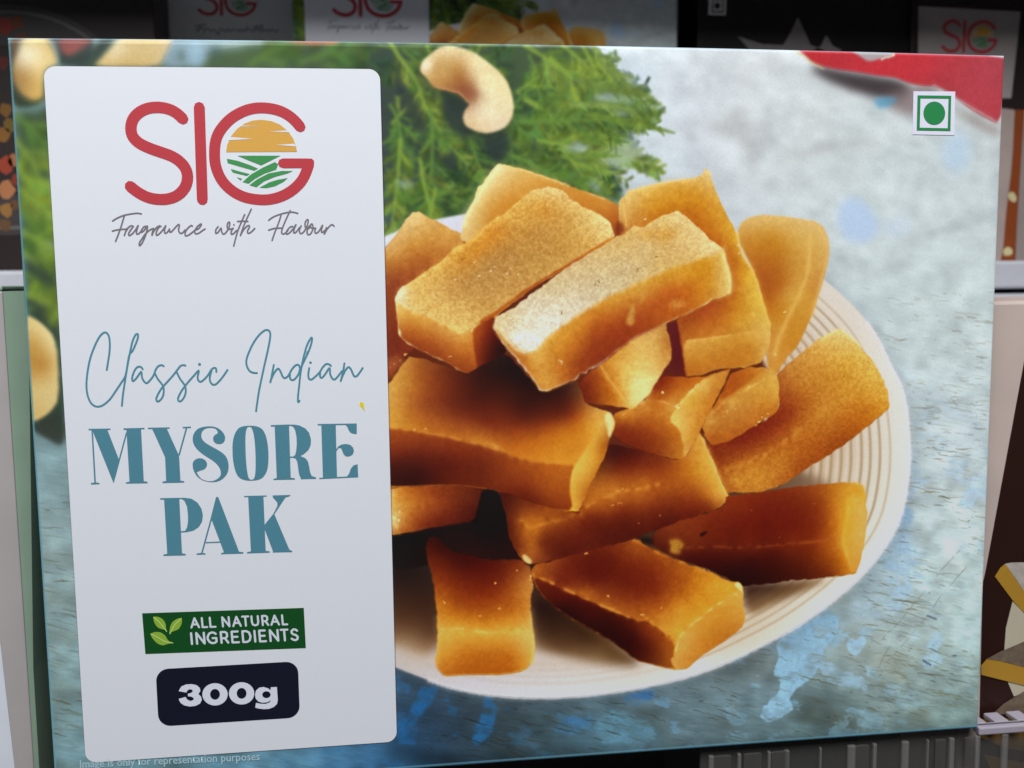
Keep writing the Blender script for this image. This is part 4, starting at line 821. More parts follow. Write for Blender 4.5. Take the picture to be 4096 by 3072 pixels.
# white panel with the emblem and the lettering
labp = np.array([(x / AW * W, (1 - y / AH) * H) for x, y in rrect(lx0, ly0, lx1, ly1, 22)])
label = sheet('label_panel', [labp], L2, WHITE, boxr)
def emblem(parent, lift, flat=False):
    o = []
    S = 'i 858,333 820,298 770,274 710,265 650,272 600,296 565,335 552,385 562,435 600,475 660,505 730,530 790,552 840,584 875,628 886,680 872,735 832,780 780,803 720,808 655,797 600,770 565,745 545,728'
    I = 'i 955,265 964,537 973,810'
    G = 'i 1550,380 1510,335 1455,297 1390,275 1310,268 1230,283 1150,325 1090,385 1055,450 1045,530 1052,610 1085,690 1140,750 1210,790 1290,808 1370,808 1450,785 1520,740 1570,680 1602,598'
    k = .678
    for s, hw in ((S, 31), (I, 30)): o.append(sheet('letter', pen([s], hw * k), lift, RED, parent, flat=flat))
    o.append(sheet('letter', pen([G], 30 * k) + pen(['i 1447,595 1520,595 1602,595'], 27 * k) + [poly('i 1575,568 1618,567 1632,580 1628,610 1600,622 1575,622')], lift, RED, parent, flat=flat))
    o.append(sheet('sun', [poly('i 1113,529 1120,485 1142,435 1178,392 1222,360 1270,343 1320,338 1380,346 1430,366 1475,402 1508,448 1524,490 1531,527')], lift, GOLD, parent, flat=flat))
    for s in ('i 1190,378 1320,376 1200,373 1180,392', 'i 1365,409 1470,401 1492,412', 'i 1138,440 1272,451 1126,460', 'i 1405,487 1515,480 1527,496'):
        o.append(sheet('cloud', [poly(s)], lift + 4e-5, WHITE, parent, flat=flat))
    for s in ('i 1180,550 1434,550 1320,607 1250,580', 'i 1118,568 1180,580 1250,604 1302,626 1278,638 1200,616 1122,593', 'i 1140,628 1200,645 1252,658 1236,669 1180,656 1152,648', 'i 1175,677 1207,685 1199,696',
              'i 1210,705 1260,660 1330,620 1400,588 1420,600 1408,632 1340,655 1285,685 1245,715', 'i 1250,724 1295,690 1362,655 1440,640 1507,640 1480,653 1400,675 1335,702 1292,736', 'i 1310,738 1370,706 1420,691 1477,682 1450,705 1400,730 1350,741'):
        o.append(sheet('field_row', [poly(s)], lift, GREEN, parent, flat=flat))
    return o
emblem(label, L3)
TAG = [['r 100,300 200,240 330,190 470,165 560,155 640,165', 'r 320,200 270,370 220,520 155,685', 'r 95,490 200,465 340,455', 'r 370,440 345,500 320,575', 'r 345,500 400,420 450,390 490,400',
        'r 490,400 440,470 400,540 415,575 470,540 530,470 580,385 555,470 550,540 590,540 640,490', 'r 740,400 690,410 640,480 635,515 690,480 755,395 740,500 700,620 650,720 605,765 605,710 650,640 720,540 800,470 870,440',
        'r 870,440 850,500 840,570 870,500 930,420 990,390', 'r 1010,400 960,430 920,520 930,570 990,530 1050,460 1100,390 1075,470 1085,530 1130,510 1170,450', 'r 1170,450 1180,510 1220,490 1290,410 1340,365 1355,390 1340,470 1370,530 1420,520 1460,470',
        'r 1600,400 1580,385 1520,430 1470,500 1465,570 1510,575 1580,530 1640,480', 'r 1640,480 1720,440 1770,370 1750,360 1690,410 1645,490 1660,540 1720,530 1790,480 1840,450'],
       ['s 100,375 60,430 60,490 100,470 150,400 160,460 190,505 240,470 290,380 300,300 270,310 255,370 280,420 340,410', 's 360,400 330,450 325,500 360,500 420,440', 's 370,340 376,348', 's 560,165 500,300 430,480 370,710',
        's 435,285 520,280 615,285', 's 675,70 600,230 540,370 485,530', 's 500,500 540,430 610,360 645,370 610,450 620,490 670,470 735,405'],
       ['s 975,265 1060,205 1180,160 1300,130 1400,125 1480,145', 's 1190,180 1140,330 1080,480 1035,615', 's 975,435 1080,405 1200,400', 's 1350,95 1290,220 1230,360 1200,460 1215,500 1260,490 1310,440',
        's 1390,370 1340,390 1285,460 1285,505 1340,480 1400,410 1450,340 1420,410 1410,480 1450,470 1510,390', 's 1540,360 1510,430 1520,490 1570,480 1630,390 1660,290 1650,250 1610,300 1610,380 1650,410 1700,380',
        's 1720,330 1670,380 1640,460 1660,515 1710,490 1745,400 1730,330 1700,350 1720,400 1790,400', 's 1790,400 1775,460 1800,490 1850,450 1910,350 1890,430 1900,475 1950,440', 's 1980,390 1950,460 1940,505 1980,430 2040,360 2080,340 2110,370']]
for w in TAG: sheet('tagline_word', pen(w, 2.9), L3, GREY, label)
sheet('script_word', pen(['p 360,660 380,540 400,400 405,270 390,160 345,108 290,130 230,210 170,340 120,480 85,640 65,800 62,930 85,1060 130,1150 190,1195 250,1200 320,1170 410,1090 500,960 580,840 640,730 690,450 740,380 790,270 820,180 815,130 780,150 740,240 710,370 680,520 650,690 625,850 600,1020 583,1190',
    'p 890,650 860,615 810,620 765,680 735,770 745,825 790,790 840,720 870,690 880,770 910,830 950,855 1000,810 1050,740 1080,660 1120,605 1170,590 1200,605', 'p 1065,700 1110,790 1180,880 1200,950 1190,1040 1150,1105 1105,1125 1090,1085 1120,1010 1170,930 1240,850 1330,750 1400,660 1450,600 1500,590 1525,600',
    'p 1390,690 1440,790 1505,880 1525,960 1510,1040 1470,1105 1430,1125 1410,1085 1440,1010 1490,930 1560,840 1640,750 1715,670 1700,760 1710,815 1745,835 1790,805 1850,740 1900,660 1940,630 1970,640 1975,690', 'p 1905,670 1880,760 1885,830 1920,875 1970,870 2040,800 2100,720 2140,660'], 3.6)
    + [ell('p 1727,578', 22, 22, .27125, 12)], L3, TEAL, label)
sheet('script_word', pen(['q 315,770 250,765 190,730 150,650 145,560 180,450 250,300 340,170 430,90 490,80 525,120 525,210 490,400 440,620 390,850 340,1100 300,1385', 'q 585,640 560,770 535,900 525,920', 'q 530,900 560,830 610,740 655,700 690,740 730,830 770,850 820,810 870,720 930,650 980,640 1005,690 985,780 930,860 880,885 845,850 845,790',
    'q 985,790 1020,690 1080,560 1150,410 1195,270 1195,200 1150,260 1100,380 1050,580 1015,770 990,1000 975,1140 975,1235 1000,1215', 'q 1155,690 1140,790 1150,860 1190,875 1250,830 1320,760 1370,680 1430,625 1490,640 1505,660', 'q 1330,760 1330,830 1360,845 1410,790 1480,690 1490,780 1520,850 1560,875 1610,830 1680,740',
    'q 1720,615 1700,740 1660,900', 'q 1660,900 1690,820 1740,720 1790,675 1830,720 1870,810 1910,825 1960,770 2015,690'], 3.7) + [poly('q 1070,590 1110,430 1160,380 1150,420 1100,540 1070,620')] + [ell('q 1175,603', 22, 20, .24864, 12)], L3, TEAL, label)
LETTERS = [
 (['m 55,165 378,160 378,180 55,186', 'm 98,176 330,171 500,610 607,214 624,230 425,968 130,235 118,200', 'm 97,180 119,180 164,968 141,968', 'm 612,168 828,164 870,955 660,960', 'm 570,158 880,150 880,170 570,180', 'm 605,955 660,940 870,936 925,946 925,966 605,972', 'm 90,965 140,956 165,956 215,962 215,980 90,985'], []),
 (['m 930,148 1250,143 1250,162 930,168', 'm 990,160 1205,155 1385,552 1391,600 1410,945 1200,948 1183,585', 'm 1488,150 1512,150 1398,560 1378,550', 'm 1443,136 1565,131 1565,152 1443,157', 'm 1145,943 1200,932 1410,928 1465,937 1465,956 1145,964'], []),
 (['m 2065,310 2055,250 2010,190 1940,145 1850,128 1740,138 1660,170 1610,230 1590,300 1600,380 1650,460 1740,540 1850,610 1930,670 1985,740 2005,810 1995,860 1950,905 1880,934 1800,932 1720,902 1675,850 1652,800 1700,772 1640,640 1592,700 1605,780 1660,870 1750,928 1870,950 1980,932 2065,870 2110,790 2118,690 2095,600 2040,530 1950,470 1840,410 1760,355 1722,300 1718,240 1740,190 1790,158 1860,150 1925,165 1953,198 1958,230 1930,260 1990,330'], [('m 1978,312', 88, 78, .27125), ('m 1695,688', 106, 90, .27125)]),
 (['n 385,128 300,135 220,165 160,250 125,380 120,520 130,680 165,840 220,940 310,985 410,994 510,985 590,950 650,870 680,760 688,600 675,420 640,270 580,175 490,135'], [], ['n 385,145 345,170 325,280 325,480 335,700 360,900 390,970 425,978 460,960 482,860 485,650 475,430 455,270 425,170']),
 (['n 785,122 1012,118 1040,968 820,972', 'n 725,118 1010,108 1010,130 725,141', 'n 765,968 820,952 1040,948 1105,958 1105,977 765,984', 'n 1010,110 1100,110 1180,125 1270,170 1330,240 1358,340 1355,430 1320,510 1240,580 1190,605 1270,640 1310,690 1330,770 1345,860 1370,920 1440,945 1440,966 1200,972 1195,950 1170,890 1155,780 1140,690 1115,645 1070,632 1030,636 1030,614 1075,615 1110,590 1125,530 1135,420 1130,300 1110,200 1080,145 1040,130 1010,132'], []),
 (['n 1522,108 1750,104 1770,948 1548,952', 'n 1465,100 2080,92 2080,112 1465,122', 'n 1880,100 2082,95 2082,258 2030,255 1980,235 1950,190 1930,140 1900,112', 'n 1490,950 2105,922 2105,942 1490,970', 'n 1915,940 1960,890 1985,810 2030,755 2095,735 2105,938', 'n 1755,505 1790,455 1840,425 1910,415 1980,430 2025,475 2038,530 2015,585 1965,612 1910,612 1875,580 1855,530 1840,490 1815,475 1790,485 1762,530'], []),
 (['o 140,130 372,124 415,985 190,990', 'o 80,122 375,116 375,138 80,143', 'o 130,982 190,968 415,962 470,972 470,993 130,1002', 'o 370,118 450,116 560,130 650,190 710,280 732,380 720,480 670,560 590,615 480,640 396,645 395,624 460,622 490,570 505,480 505,380 490,250 450,160 410,134 370,136'], []),
 (['o 933,103 968,106 1290,955 1060,964 868,458 862,470 726,968 703,968 850,430', 'o 770,792 1000,782 1005,800 775,808', 'o 635,968 700,955 730,955 772,963 772,980 635,985', 'o 1008,962 1060,945 1290,938 1350,946 1350,966 1008,976'], []),
 (['o 1422,92 1655,87 1690,945 1465,950', 'o 1362,88 1705,80 1705,98 1362,106', 'o 1405,946 1465,932 1690,924 1750,932 1750,952 1405,964', 'o 1795,80 2065,72 2065,88 1990,112 1822,366 2050,905 2095,930 2095,944 1795,950 1800,930 1675,600 1670,530 1808,358 1868,240 1866,185 1830,145 1800,112'], [])]
for L in LETTERS:
    sheet('letter', [poly(s, closed_spline=(len(s) > 330 and s[0] == 'm') or len(L) > 2, n=3) for s in L[0]] + [ell(*e) for e in L[1]], L3, TEAL2, label, holes=[poly(h, closed_spline=True, n=3) for h in (L[2] if len(L) > 2 else [])])
sheet('ink_speck', [poly('q 1962,1258 1975,1242 2005,1240 2035,1268 2036,1320 2055,1392 2010,1340 1972,1300')], L3, YEL, label)

# green badge
def quad(s): return poly(s)
badge = sheet('ingredients_badge', [quad('k 618,372 1571,340 1583,577 637,612')], L3, BADGE, boxr)
LV = [('G 170,145 250,150 310,190 340,250 338,300 355,342 345,345 325,315 290,312 230,290 190,230', 'G 180,155 260,225 350,340'), ('G 545,165 550,230 510,310 440,338 408,345 396,378 384,374 388,330 395,270 430,210 490,172', 'G 540,170 460,250 392,370'),
      ('G 133,370 200,345 270,350 330,390 370,465 435,486 435,496 372,498 300,525 230,500 170,440', 'G 145,372 240,420 330,470 430,490')]
for a, b in LV:
    sheet('leaf', [poly(a, 1)], L4, LEAF, badge); sheet('leaf_vein', pen([b], 1.6), L4 + 3e-5, LEAF2, badge)
FONT = {'A': [[(0, 0), (.5, 1), (1, 0)], [(.2, .33), (.8, .33)]], 'L': [[(0, 1), (0, 0), (.95, 0)]], 'N': [[(0, 0), (0, 1), (1, 0), (1, 1)]], 'T': [[(0, 1), (1, 1)], [(.5, 1), (.5, 0)]],
        'U': [[(0, 1), (0, .38), (.12, .1), (.5, 0), (.88, .1), (1, .38), (1, 1)]], 'R': [[(0, 0), (0, 1), (.6, 1), (.9, .88), (.9, .56), (.6, .42), (0, .42)], [(.55, .42), (1, 0)]], 'I': [[(0, 0), (0, 1)]],
        'G': [[(.95, .85), (.75, .97), (.5, 1), (.2, .9), (.0, .6), (.0, .38), (.2, .1), (.5, 0), (.75, .03), (.97, .14), (.97, .47), (.55, .47)]], 'E': [[(.95, 1), (0, 1), (0, 0), (1, 0)], [(0, .51), (.85, .51)]],
        'D': [[(0, 0), (0, 1), (.5, 1), (.85, .86), (1, .5), (.85, .14), (.5, 0), (0, 0)]], 'S': [[(.93, .86), (.7, .98), (.4, 1), (.1, .88), (.08, .68), (.3, .55), (.7, .46), (.95, .3), (.9, .1), (.6, 0), (.3, .02), (0, .15)]]}
def line_text(txt, spans, bx, by, slope, cap, hw):
    for ch, (x0, x1) in zip(txt, spans):
        x0 += hw; x1 -= hw; L = []
        for st in FONT[ch]:
            P = []
            for (u, w) in st:
                x = x0 + u * (x1 - x0); y = by + (x - bx) * slope - (hw + w * (cap - 2 * hw)); x -= .075 * (w - .0) * cap
                P.append((CROPS['G'][0] + (x + .06 * cap) * CROPS['G'][2], CROPS['G'][1] + y * CROPS['G'][2]))
            L += ribbon(panel(P), hw * CROPS['G'][2] * MPX, 4)
        sheet('letter', L, L4, PALE, badge)
line_text('ALLNATURAL', [(650, 775), (795, 885), (898, 993), (1060, 1170), (1195, 1318), (1318, 1425), (1440, 1548), (1578, 1675), (1690, 1815), (1838, 1925)], 650, 303, -.0335, 146, 13)
line_text('INGREDIENTS', [(655, 681), (722, 848), (865, 1008), (1040, 1155), (1182, 1292), (1322, 1450), (1478, 1504), (1540, 1645), (1678, 1805), (1820, 1935), (1952, 2065)], 645, 518, -.0375, 168, 14)
# weight badge
bc4 = quad('k 700,693 1535,664 1550,995 712,1030')
x0, x1 = (bc4[0, 0] + bc4[3, 0]) / 2, (bc4[1, 0] + bc4[2, 0]) / 2; z1, z0 = (bc4[0, 1] + bc4[1, 1]) / 2, (bc4[2, 1] + bc4[3, 1]) / 2
wb = sheet('weight_badge', [rrect(x0, z0, x1, z1, .0030, 8)], L3, NAVY, boxr)
sheet('digit', [poly('N 415,430 450,372 520,343 600,339 670,355 712,392 722,435 700,470 690,480 730,515 743,565 715,618 650,650 570,659 490,642 440,607 415,562 415,548 510,522 535,560 582,581 622,565 628,538 590,517 545,513 543,476 590,465 615,440 600,417 560,413 535,433 522,460 470,450 415,440')], L4, PALER, wb)
for cx in ('N 930,485', 'N 1309,471'):
    sheet('digit', [ell(cx, 181, 159, .28029)], L4, PALER, wb, holes=[ell(cx, 70, 77, .28029)])
sheet('letter', [poly('N 1500,490 1515,430 1560,390 1620,380 1690,400 1722,430 1725,385 1812,380 1825,560 1815,620 1770,665 1700,692 1620,696 1540,686 1503,672 1515,605 1570,618 1650,622 1710,600 1727,568 1680,597 1610,605 1550,590 1510,545')], L4, PALER, wb, holes=[ell('N 1663,490', 60, 49, .28029)])
# green-dot mark
veg = sheet('veg_mark', [quad('v 1512,577 1776,579 1770,855 1506,850')], L2, VEGW, boxr)
sheet('border', [quad('v 1537,603 1750,606 1745,829 1532,825')], L3, VEGG, veg, holes=[quad('v 1556,622 1733,624 1728,811 1551,807')])
sheet('dot', [ell('v 1643,716', 69, 74, .63291)], L3, VEGG, veg)
# small print line
fc = bpy.data.curves.new('disclaimer', 'FONT'); fc.body = 'Image is only for representation purposes'; fc.size = 1; fc.resolution_u = 2; fc.offset = .012
fo = bpy.data.objects.new('disclaimer_tmp', fc); C.objects.link(fo)
tm = bpy.data.meshes.new_from_object(fo.evaluated_get(bpy.context.evaluated_depsgraph_get()))
bpy.data.objects.remove(fo); wmax = max(q.co.x for q in tm.vertices)
P0, P1 = np.array([318, 3071.]), np.array([1040, 3039.]); dx = (P1 - P0) / wmax; up = np.array([dx[1], -dx[0]]) * 1.06
pp = panel([tuple(P0 + dx * q.co.x + up * q.co.y) for q in tm.vertices])
for q, (x, z) in zip(tm.vertices, pp): q.co = (x, -bulge(x, z) - L2, z)
tm.update(); obj('small_print', tm, GHOST, front)

# ------------------------------------------------------------------ shelf unit behind
def lib(name, rgb, k=1.0, rough=.5, noise=.12, scale=60, spec=.4): return mat(name, lin(rgb, k), rough, spec, noise, scale)
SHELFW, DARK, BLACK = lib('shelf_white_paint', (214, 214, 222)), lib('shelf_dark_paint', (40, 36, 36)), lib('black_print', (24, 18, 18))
YR = .385
zs = at(2000, 1040, YR)[2] - .006
obj('back_shelf', box_mesh('back_shelf', -.55, .85, .345, .60, zs - .012, zs, .0012), SHELFW, None, 'structure')
obj('shelf_lip', box_mesh('shelf_lip', -.55, .85, .333, .3445, zs - .016, zs + .0015, .002), SHELFW, None, 'structure')
obj('price_rail', box_mesh('price_rail', -.55, .85, .327, .3325, zs - .085, zs - .019, .0015), SHELFW, None, 'structure')
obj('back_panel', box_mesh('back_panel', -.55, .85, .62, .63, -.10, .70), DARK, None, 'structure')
obj('upper_shelf', box_mesh('upper_shelf', -.55, .85, .255, .615, .336, .348, .001), SHELFW, None, 'structure')  # out of view above, set so its edge shades the boxes behind
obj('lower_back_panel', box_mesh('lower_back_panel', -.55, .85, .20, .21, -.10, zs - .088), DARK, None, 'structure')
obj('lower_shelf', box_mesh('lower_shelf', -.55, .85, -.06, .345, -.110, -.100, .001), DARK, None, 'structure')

# second copy of the same box, farther back on the shelf
def copy_tree(o, parent, keep=None):
    c = o.copy(); C.objects.link(c); c.parent = parent
    for ch in list(o.children):
        if keep is None or ch.name.split('.')[0] in keep: copy_tree(ch, c, keep)
    return c
lw = (lx1 - lx0) / AW * W
back_box = copy_tree(boxr, None, {'carton', 'front_panel', 'label_panel', 'letter', 'sun', 'field_row', 'cloud', 'tagline_word', 'printed_sweet', 'printed_plate'})
pL = at(1220, 100, YR); zlogo = panel(T('i 720,838'))[0][1]; pz = at(1480, 72, YR)[2]
sx = lx0 / AW * W
back_box.location = (pL[0] - sx + W / 2, YR + DEPTH / 2, pz - zlogo + 0.0)
back_box['label'] = 'dim smaller box, same print as the large one, on the shelf behind its top edge'
GP = 'sweet boxes standing on the dark shelf'
back_box['group'] = GP
zb = back_box.location.z

flat_logo = bpy.data.objects.new('logo_tmp', None); C.objects.link(flat_logo)
LOGO = emblem(flat_logo, 0, True)
lxm = np.mean([q.co.x for q in LOGO[1].data.vertices]); logo_w = max(q.co.x for q in LOGO[2].data.vertices) - min(q.co.x for q in LOGO[0].data.vertices)
logo_c = (max(q.co.x for q in LOGO[2].data.vertices) + min(q.co.x for q in LOGO[0].data.vertices)) / 2
logo_z = np.mean([q.co.z for q in LOGO[1].data.vertices])
def pts_at(s, Y): return np.array([at(q[0], q[1], Y) for q in T(s)])
def plate_mesh(name, P, Y, lift, m, parent, rnd=0, tilt=None):
    q = P[:, [0, 2]]
    if rnd: q = chaikin(q, rnd)
    v, t = triangulate([q], 9); t = [k[::-1] if np.cross(v[k[1]] - v[k[0]], v[k[2]] - v[k[0]]) < 0 else k for k in t]
    return obj(name, mesh(name, np.stack([v[:, 0], np.full(len(v), Y - lift), v[:, 1]], 1), t), m, parent)
def pack(label_txt, x0, x1, Y, z0, h, body, depth=.042, group=GP, name='sweet_box', cat='box'):
    r = root(name, label_txt, cat, ((x0 + x1) / 2, Y + depth / 2, z0), group)
    obj('carton', box_mesh('carton', x0, x1, Y, Y + depth, z0, z0 + h, .0008), body, r)
    return r
def pack_label(r, s, Y, m, logo_px=None):
    lab = plate_mesh('label_panel', pts_at(s, Y), Y, 1e-4, m, r)
    if logo_px:
        (cx, cy, wpx) = logo_px; c = at(cx, cy, Y); k = (at(cx + wpx / 2, cy, Y)[0] - at(cx - wpx / 2, cy, Y)[0]) / logo_w
        for o in LOGO:
            n = o.copy(); C.objects.link(n); n.parent = lab; n.scale = (k, 1, k)
            n.location = (c[0] - logo_c * k - 0, Y - 2.0e-4 if o.name[:5] != 'cloud' else Y - 2.6e-4, c[2] - logo_z * k)
    return lab
CREAM = lib('rear_label_white', (226, 220, 218)); 
YA = YR + .050
a0, a1 = at(640, 100, YA), at(2000, 100, YA)
rA = pack('dim box on the shelf with the leftmost of the pale emblem panels', a0[0], a0[0] + .21, YA, zs, at(900, -150, YA)[2] - zs, BLACK)
labA = pack_label(rA, 'f 661,-200 1183,-200 1190,700 668,700', YA, CREAM, (908, 0, 240))
def word(parent, s, Y, hw):
    L = []
    for st in s:
        q = [at(k[0], k[1], Y)[[0, 2]] for k in spline(T(st), n=3)]; L += ribbon(q, hw, 3)
    v, t = triangulate(L, 9)
    obj('tagline_word', mesh('tagline_word', np.stack([v[:, 0], np.full(len(v), Y - 2e-4), v[:, 1]], 1), t), GREY, parent)
word(labA, ['t 1235,165 1300,155', 't 1245,205 1275,160', 't 1240,185 1290,180', 't 1290,205 1300,185 1320,182 1335,200 1350,185 1365,200 1380,220 1390,185 1410,190 1425,200 1440,185 1455,200 1475,185 1490,195'], YA, .00036)
word(labA, ['t 1500,200 1510,185 1520,200 1535,185 1548,200 1565,165', 't 1555,190 1580,185 1590,200'], YA, .00036)
word(labA, ['t 1595,170 1660,160', 't 1600,205 1630,165', 't 1598,188 1640,184', 't 1640,202 1655,170 1665,200 1685,185 1700,200 1720,185 1740,200 1760,188'], YA, .00036)

BROWN, PLATEG = lib('dark_brown_print', (40, 28, 26)), lib('grey_plate_print', (104, 98, 96))
z0_, z1_ = at(-420, 100, YR), at(618, 100, YR)
rZ = pack('dim box printed with a dark round platter, behind the large box at upper left', z0_[0], z1_[0], YR, zs, at(300, -150, YR)[2] - zs, BROWN)
th = np.arange(40) * 2 * math.pi / 40
def ering(cx, cy, rx, ry): return np.array([at(cx + rx * math.cos(t), cy + ry * math.sin(t), YR)[[0, 2]] for t in th])
def flat(name, loops, Y, lift, m, parent, holes=()):
    v, t = triangulate(list(loops) + list(holes), 9); t = cut(v, t, [np.asarray(h) for h in holes])
    t = [k[::-1] if np.cross(v[k[1]] - v[k[0]], v[k[2]] - v[k[0]]) < 0 else k for k in t]
    return obj(name, mesh(name, np.stack([v[:, 0], np.full(len(v), Y - lift), v[:, 1]], 1), t), m, parent)
zp = flat('printed_platter', [ering(30, 480, 520, 462)], YR, 2e-4, lib('platter_print', (66, 60, 58)), rZ)
flat('platter_rim', [ering(30, 480, 500, 440)], YR, 3e-4, PLATEG, zp, holes=[ering(30, 480, 488, 426)])
flat('platter_well', [ering(30, 480, 330, 300)], YR, 3e-4, lib('platter_well_print', (46, 34, 32)), zp)
for i, (cx, cy, r, c) in enumerate(((20, 110, 36, (140, 44, 30)), (70, 90, 26, (120, 54, 26)), (90, 150, 24, (110, 60, 30)), (15, 250, 26, (110, 36, 30)), (22, 440, 26, (140, 96, 36)), (40, 500, 30, (126, 100, 36)), (14, 540, 30, (150, 100, 40)), (20, 660, 34, (176, 70, 44)),
                                 (58, 640, 26, (190, 120, 74)), (30, 760, 34, (200, 130, 84)), (64, 720, 22, (150, 60, 40)), (26, 840, 30, (170, 120, 60)), (60, 820, 20, (120, 80, 50)), (20, 900, 24, (120, 84, 50)))):
    a = np.arange(9) * 2 * math.pi / 9; rr_ = r * (.75 + .35 * np.random.default_rng(i).random(9))
    flat('printed_snack', [np.array([at(cx + q * math.cos(t), cy + q * 1.15 * math.sin(t), YR)[[0, 2]] for q, t in zip(rr_, a)])], YR, 4e-4, lib('snack_print_%d' % i, c, .8), zp)

c0, c1 = at(2790, 100, YR + .004), at(3640, 100, YR + .004)
rC = pack('near-black box with pale star shapes on the shelf behind', c0[0], c1[0], YR + .004, zs, at(3200, -140, YR)[2] - zs, BLACK)
YC = YR + .004
for s in ('v 400,230 480,255 560,280 690,285 740,200 782,108 825,200 862,285 1000,340 900,420 930,600 780,500 620,620 640,440 520,360', 'v 930,290 945,255 962,222 985,260 1002,290 1060,320 1010,360 1020,420 965,380 910,420 925,350 880,320'):
    plate_mesh('printed_star', pts_at(s, YC), YC, 2e-4, lib('star_print', (140, 132, 132)), rC)
vm = plate_mesh('veg_mark', pts_at('v 222,-20 330,-20 326,97 216,94', YC), YC, 2e-4, CREAM, rC)
plate_mesh('border', pts_at('v 240,0 314,0 311,82 236,80', YC), YC, 3e-4, lib('rear_green', (30, 40, 34)), vm)
plate_mesh('border_gap', pts_at('v 248,6 306,6 303,72 245,71', YC), YC, 4e-4, CREAM, vm)
e = [(272 + 20 * math.cos(t), 38 + 21 * math.sin(t)) for t in th[::2]]
plate_mesh('dot', np.array([at(2696 + x * .63291, y * .63291, YC) for x, y in e]), YC, 5e-4, lib('rear_green', (30, 40, 34)), vm)

d0 = at(3648, 100, YR)
rD = pack('dim box with a toffee coloured strip, behind the upper right corner of the large box', d0[0], d0[0] + .20, YR, zs, at(3900, -140, YR)[2] - zs, BROWN)
pack_label(rD, 'v 1545,40 2190,75 2130,620 1540,620', YR, lib('rear_label_grey', (170, 160, 156)), (3878, 146, 226))
plate_mesh('printed_band', pts_at('f 3940,425 4058,440 4050,600 4042,700 4022,860 4012,990 3996,1072 3930,1072', YR), YR, 2.5e-4, lib('rear_band', (176, 158, 150)), rD)
plate_mesh('printed_toffee', pts_at('f 4059,440 4096,440 4084,620 4075,760 4066,900 4058,1070 3998,1070 4013,990 4022,862 4043,700 4051,600', YR), YR, 3e-4, lib('toffee_print', (140, 66, 26)), rD)
plate_mesh('printed_platter', pts_at('f 4097,440 4300,440 4300,1070 4060,1070 4067,900 4076,760 4085,620', YR), YR, 2.5e-4, lib('rear_band_grey', (150, 138, 132)), rD)
for s in ('f 4030,775 4050,765 4066,790 4060,812 4035,800', 'f 4010,1000 4030,985 4050,1000 4046,1020 4015,1024'):
    plate_mesh('printed_nut', pts_at(s, YR), YR, 4e-4, lib('rear_nut', (214, 200, 150)), rD, 1)

# ------------------------------------------------------------------ neighbours on the lower level
YL = .030
xl = at(13, 1228, YL)[0]; zl = at(13, 1165, YL)[2]
SAGE = lib('sage_card', (158, 182, 158)); PINKG = lib('pinkish_grey_card', (178, 170, 168))
rL = root('white_carton', 'pale carton with a sage green side, upright left of the large box', 'carton', (xl - .1, YL + .03, -.1))
obj('front_panel', box_mesh('front_panel', xl - .20, xl, YL, YL + .0012, -.0995, zl, .0004), PINKG, rL)
sv = []
for z, w in ((zl, .0046), (.02, .0011), (-.0995, .0007)): sv += [(xl + .0001, YL + .0002, z), (xl + w, YL + w * 1.1, z), (xl + w, YL + .055, z)]
obj('side_panel', mesh('side_panel', sv, [(0, 3, 4, 1), (3, 6, 7, 4), (1, 4, 5, 2), (4, 7, 8, 5)]), SAGE, rL)
obj('lid', box_mesh('lid', xl - .20, xl, YL, YL + .055, zl + .0001, zl + .0014, .0004), lib('sage_lid', (150, 176, 154)), rL)
obj('rear_panel', box_mesh('rear_panel', xl - .20, xl - .0014, YL + .0535, YL + .0548, -.0995, zl), PINKG, rL)
plate_mesh('printed_panel', pts_at('f -300,2200 -40,2200 0,2550 60,3072 85,3300 -300,3300', YL), YL, 2e-4, lib('pale_blue_print', (222, 226, 234)), rL)
obj('divider', box_mesh('divider', xl + .0048, xl + .0062, YL + .007, .19, -.0995, zl + .004, .0004), lib('divider_black', (22, 26, 24)), None)  # black board added to stand for the shade in the gap
bpy.data.objects['divider']['label'] = 'thin black board, added as shade in the gap left of the large box'; bpy.data.objects['divider']['category'] = 'divider'

YB = .0125
xr = W + .0022; zr = at(4050, 1205, YB)[2]
rR = root('brown_box', 'brown and beige box printed with yellow-edged pale sweets, standing in the clear tray', 'box', (xr + .1, YB + .03, -.1))
DKB = lib('brown_print', (44, 22, 16), 1.0, .4)
BEIGE = lib('beige_card', (196, 178, 168))
obj('carton', box_mesh('carton', xr, xr + .22, YB, YB + .06, -.0995, zr, .0009), BEIGE, rR)
fr = plate_mesh('front_panel', pts_at('f 3930,2330 3940,2290 4096,1442 4115,1225 4900,1225 4900,3560 3900,3560', YB), YB, 1.2e-4, DKB, rR)
MUST, ASH, ASH2 = lib('mustard_print', (176, 132, 44)), lib('ash_print', (176, 166, 156), 1, .5, .35, 500), lib('ash_brown_print', (112, 96, 80), 1, .5, .5, 500)
for name, s, m, k in (('printed_plate', 'R 430,520 512,600 700,640 800,900 700,1100 512,1140 440,1168 400,1075 375,840 385,700', lib('plate_print', (190, 180, 158)), 2),
                      ('printed_sweet_edge', 'R 308,348 345,290 378,262 520,470 700,640 700,760 512,602 430,512', MUST, 3), ('printed_sweet', 'R 378,262 420,254 700,250 900,420 760,700 520,468 440,350', ASH, 3),
                      ('printed_sweet_edge', 'R 212,955 250,912 350,928 512,970 700,1010 700,1130 512,1092 350,1052 214,1018', MUST, 4), ('printed_sweet', 'R 250,910 340,862 512,788 760,740 800,990 512,968 350,926', ASH2, 4),
                      ('printed_sweet', 'R 290,1288 370,1215 512,1128 700,1090 760,1288', ASH2, 3)):
    plate_mesh(name, pts_at(s, YB), YB, 1.2e-4 * k, m, fr)
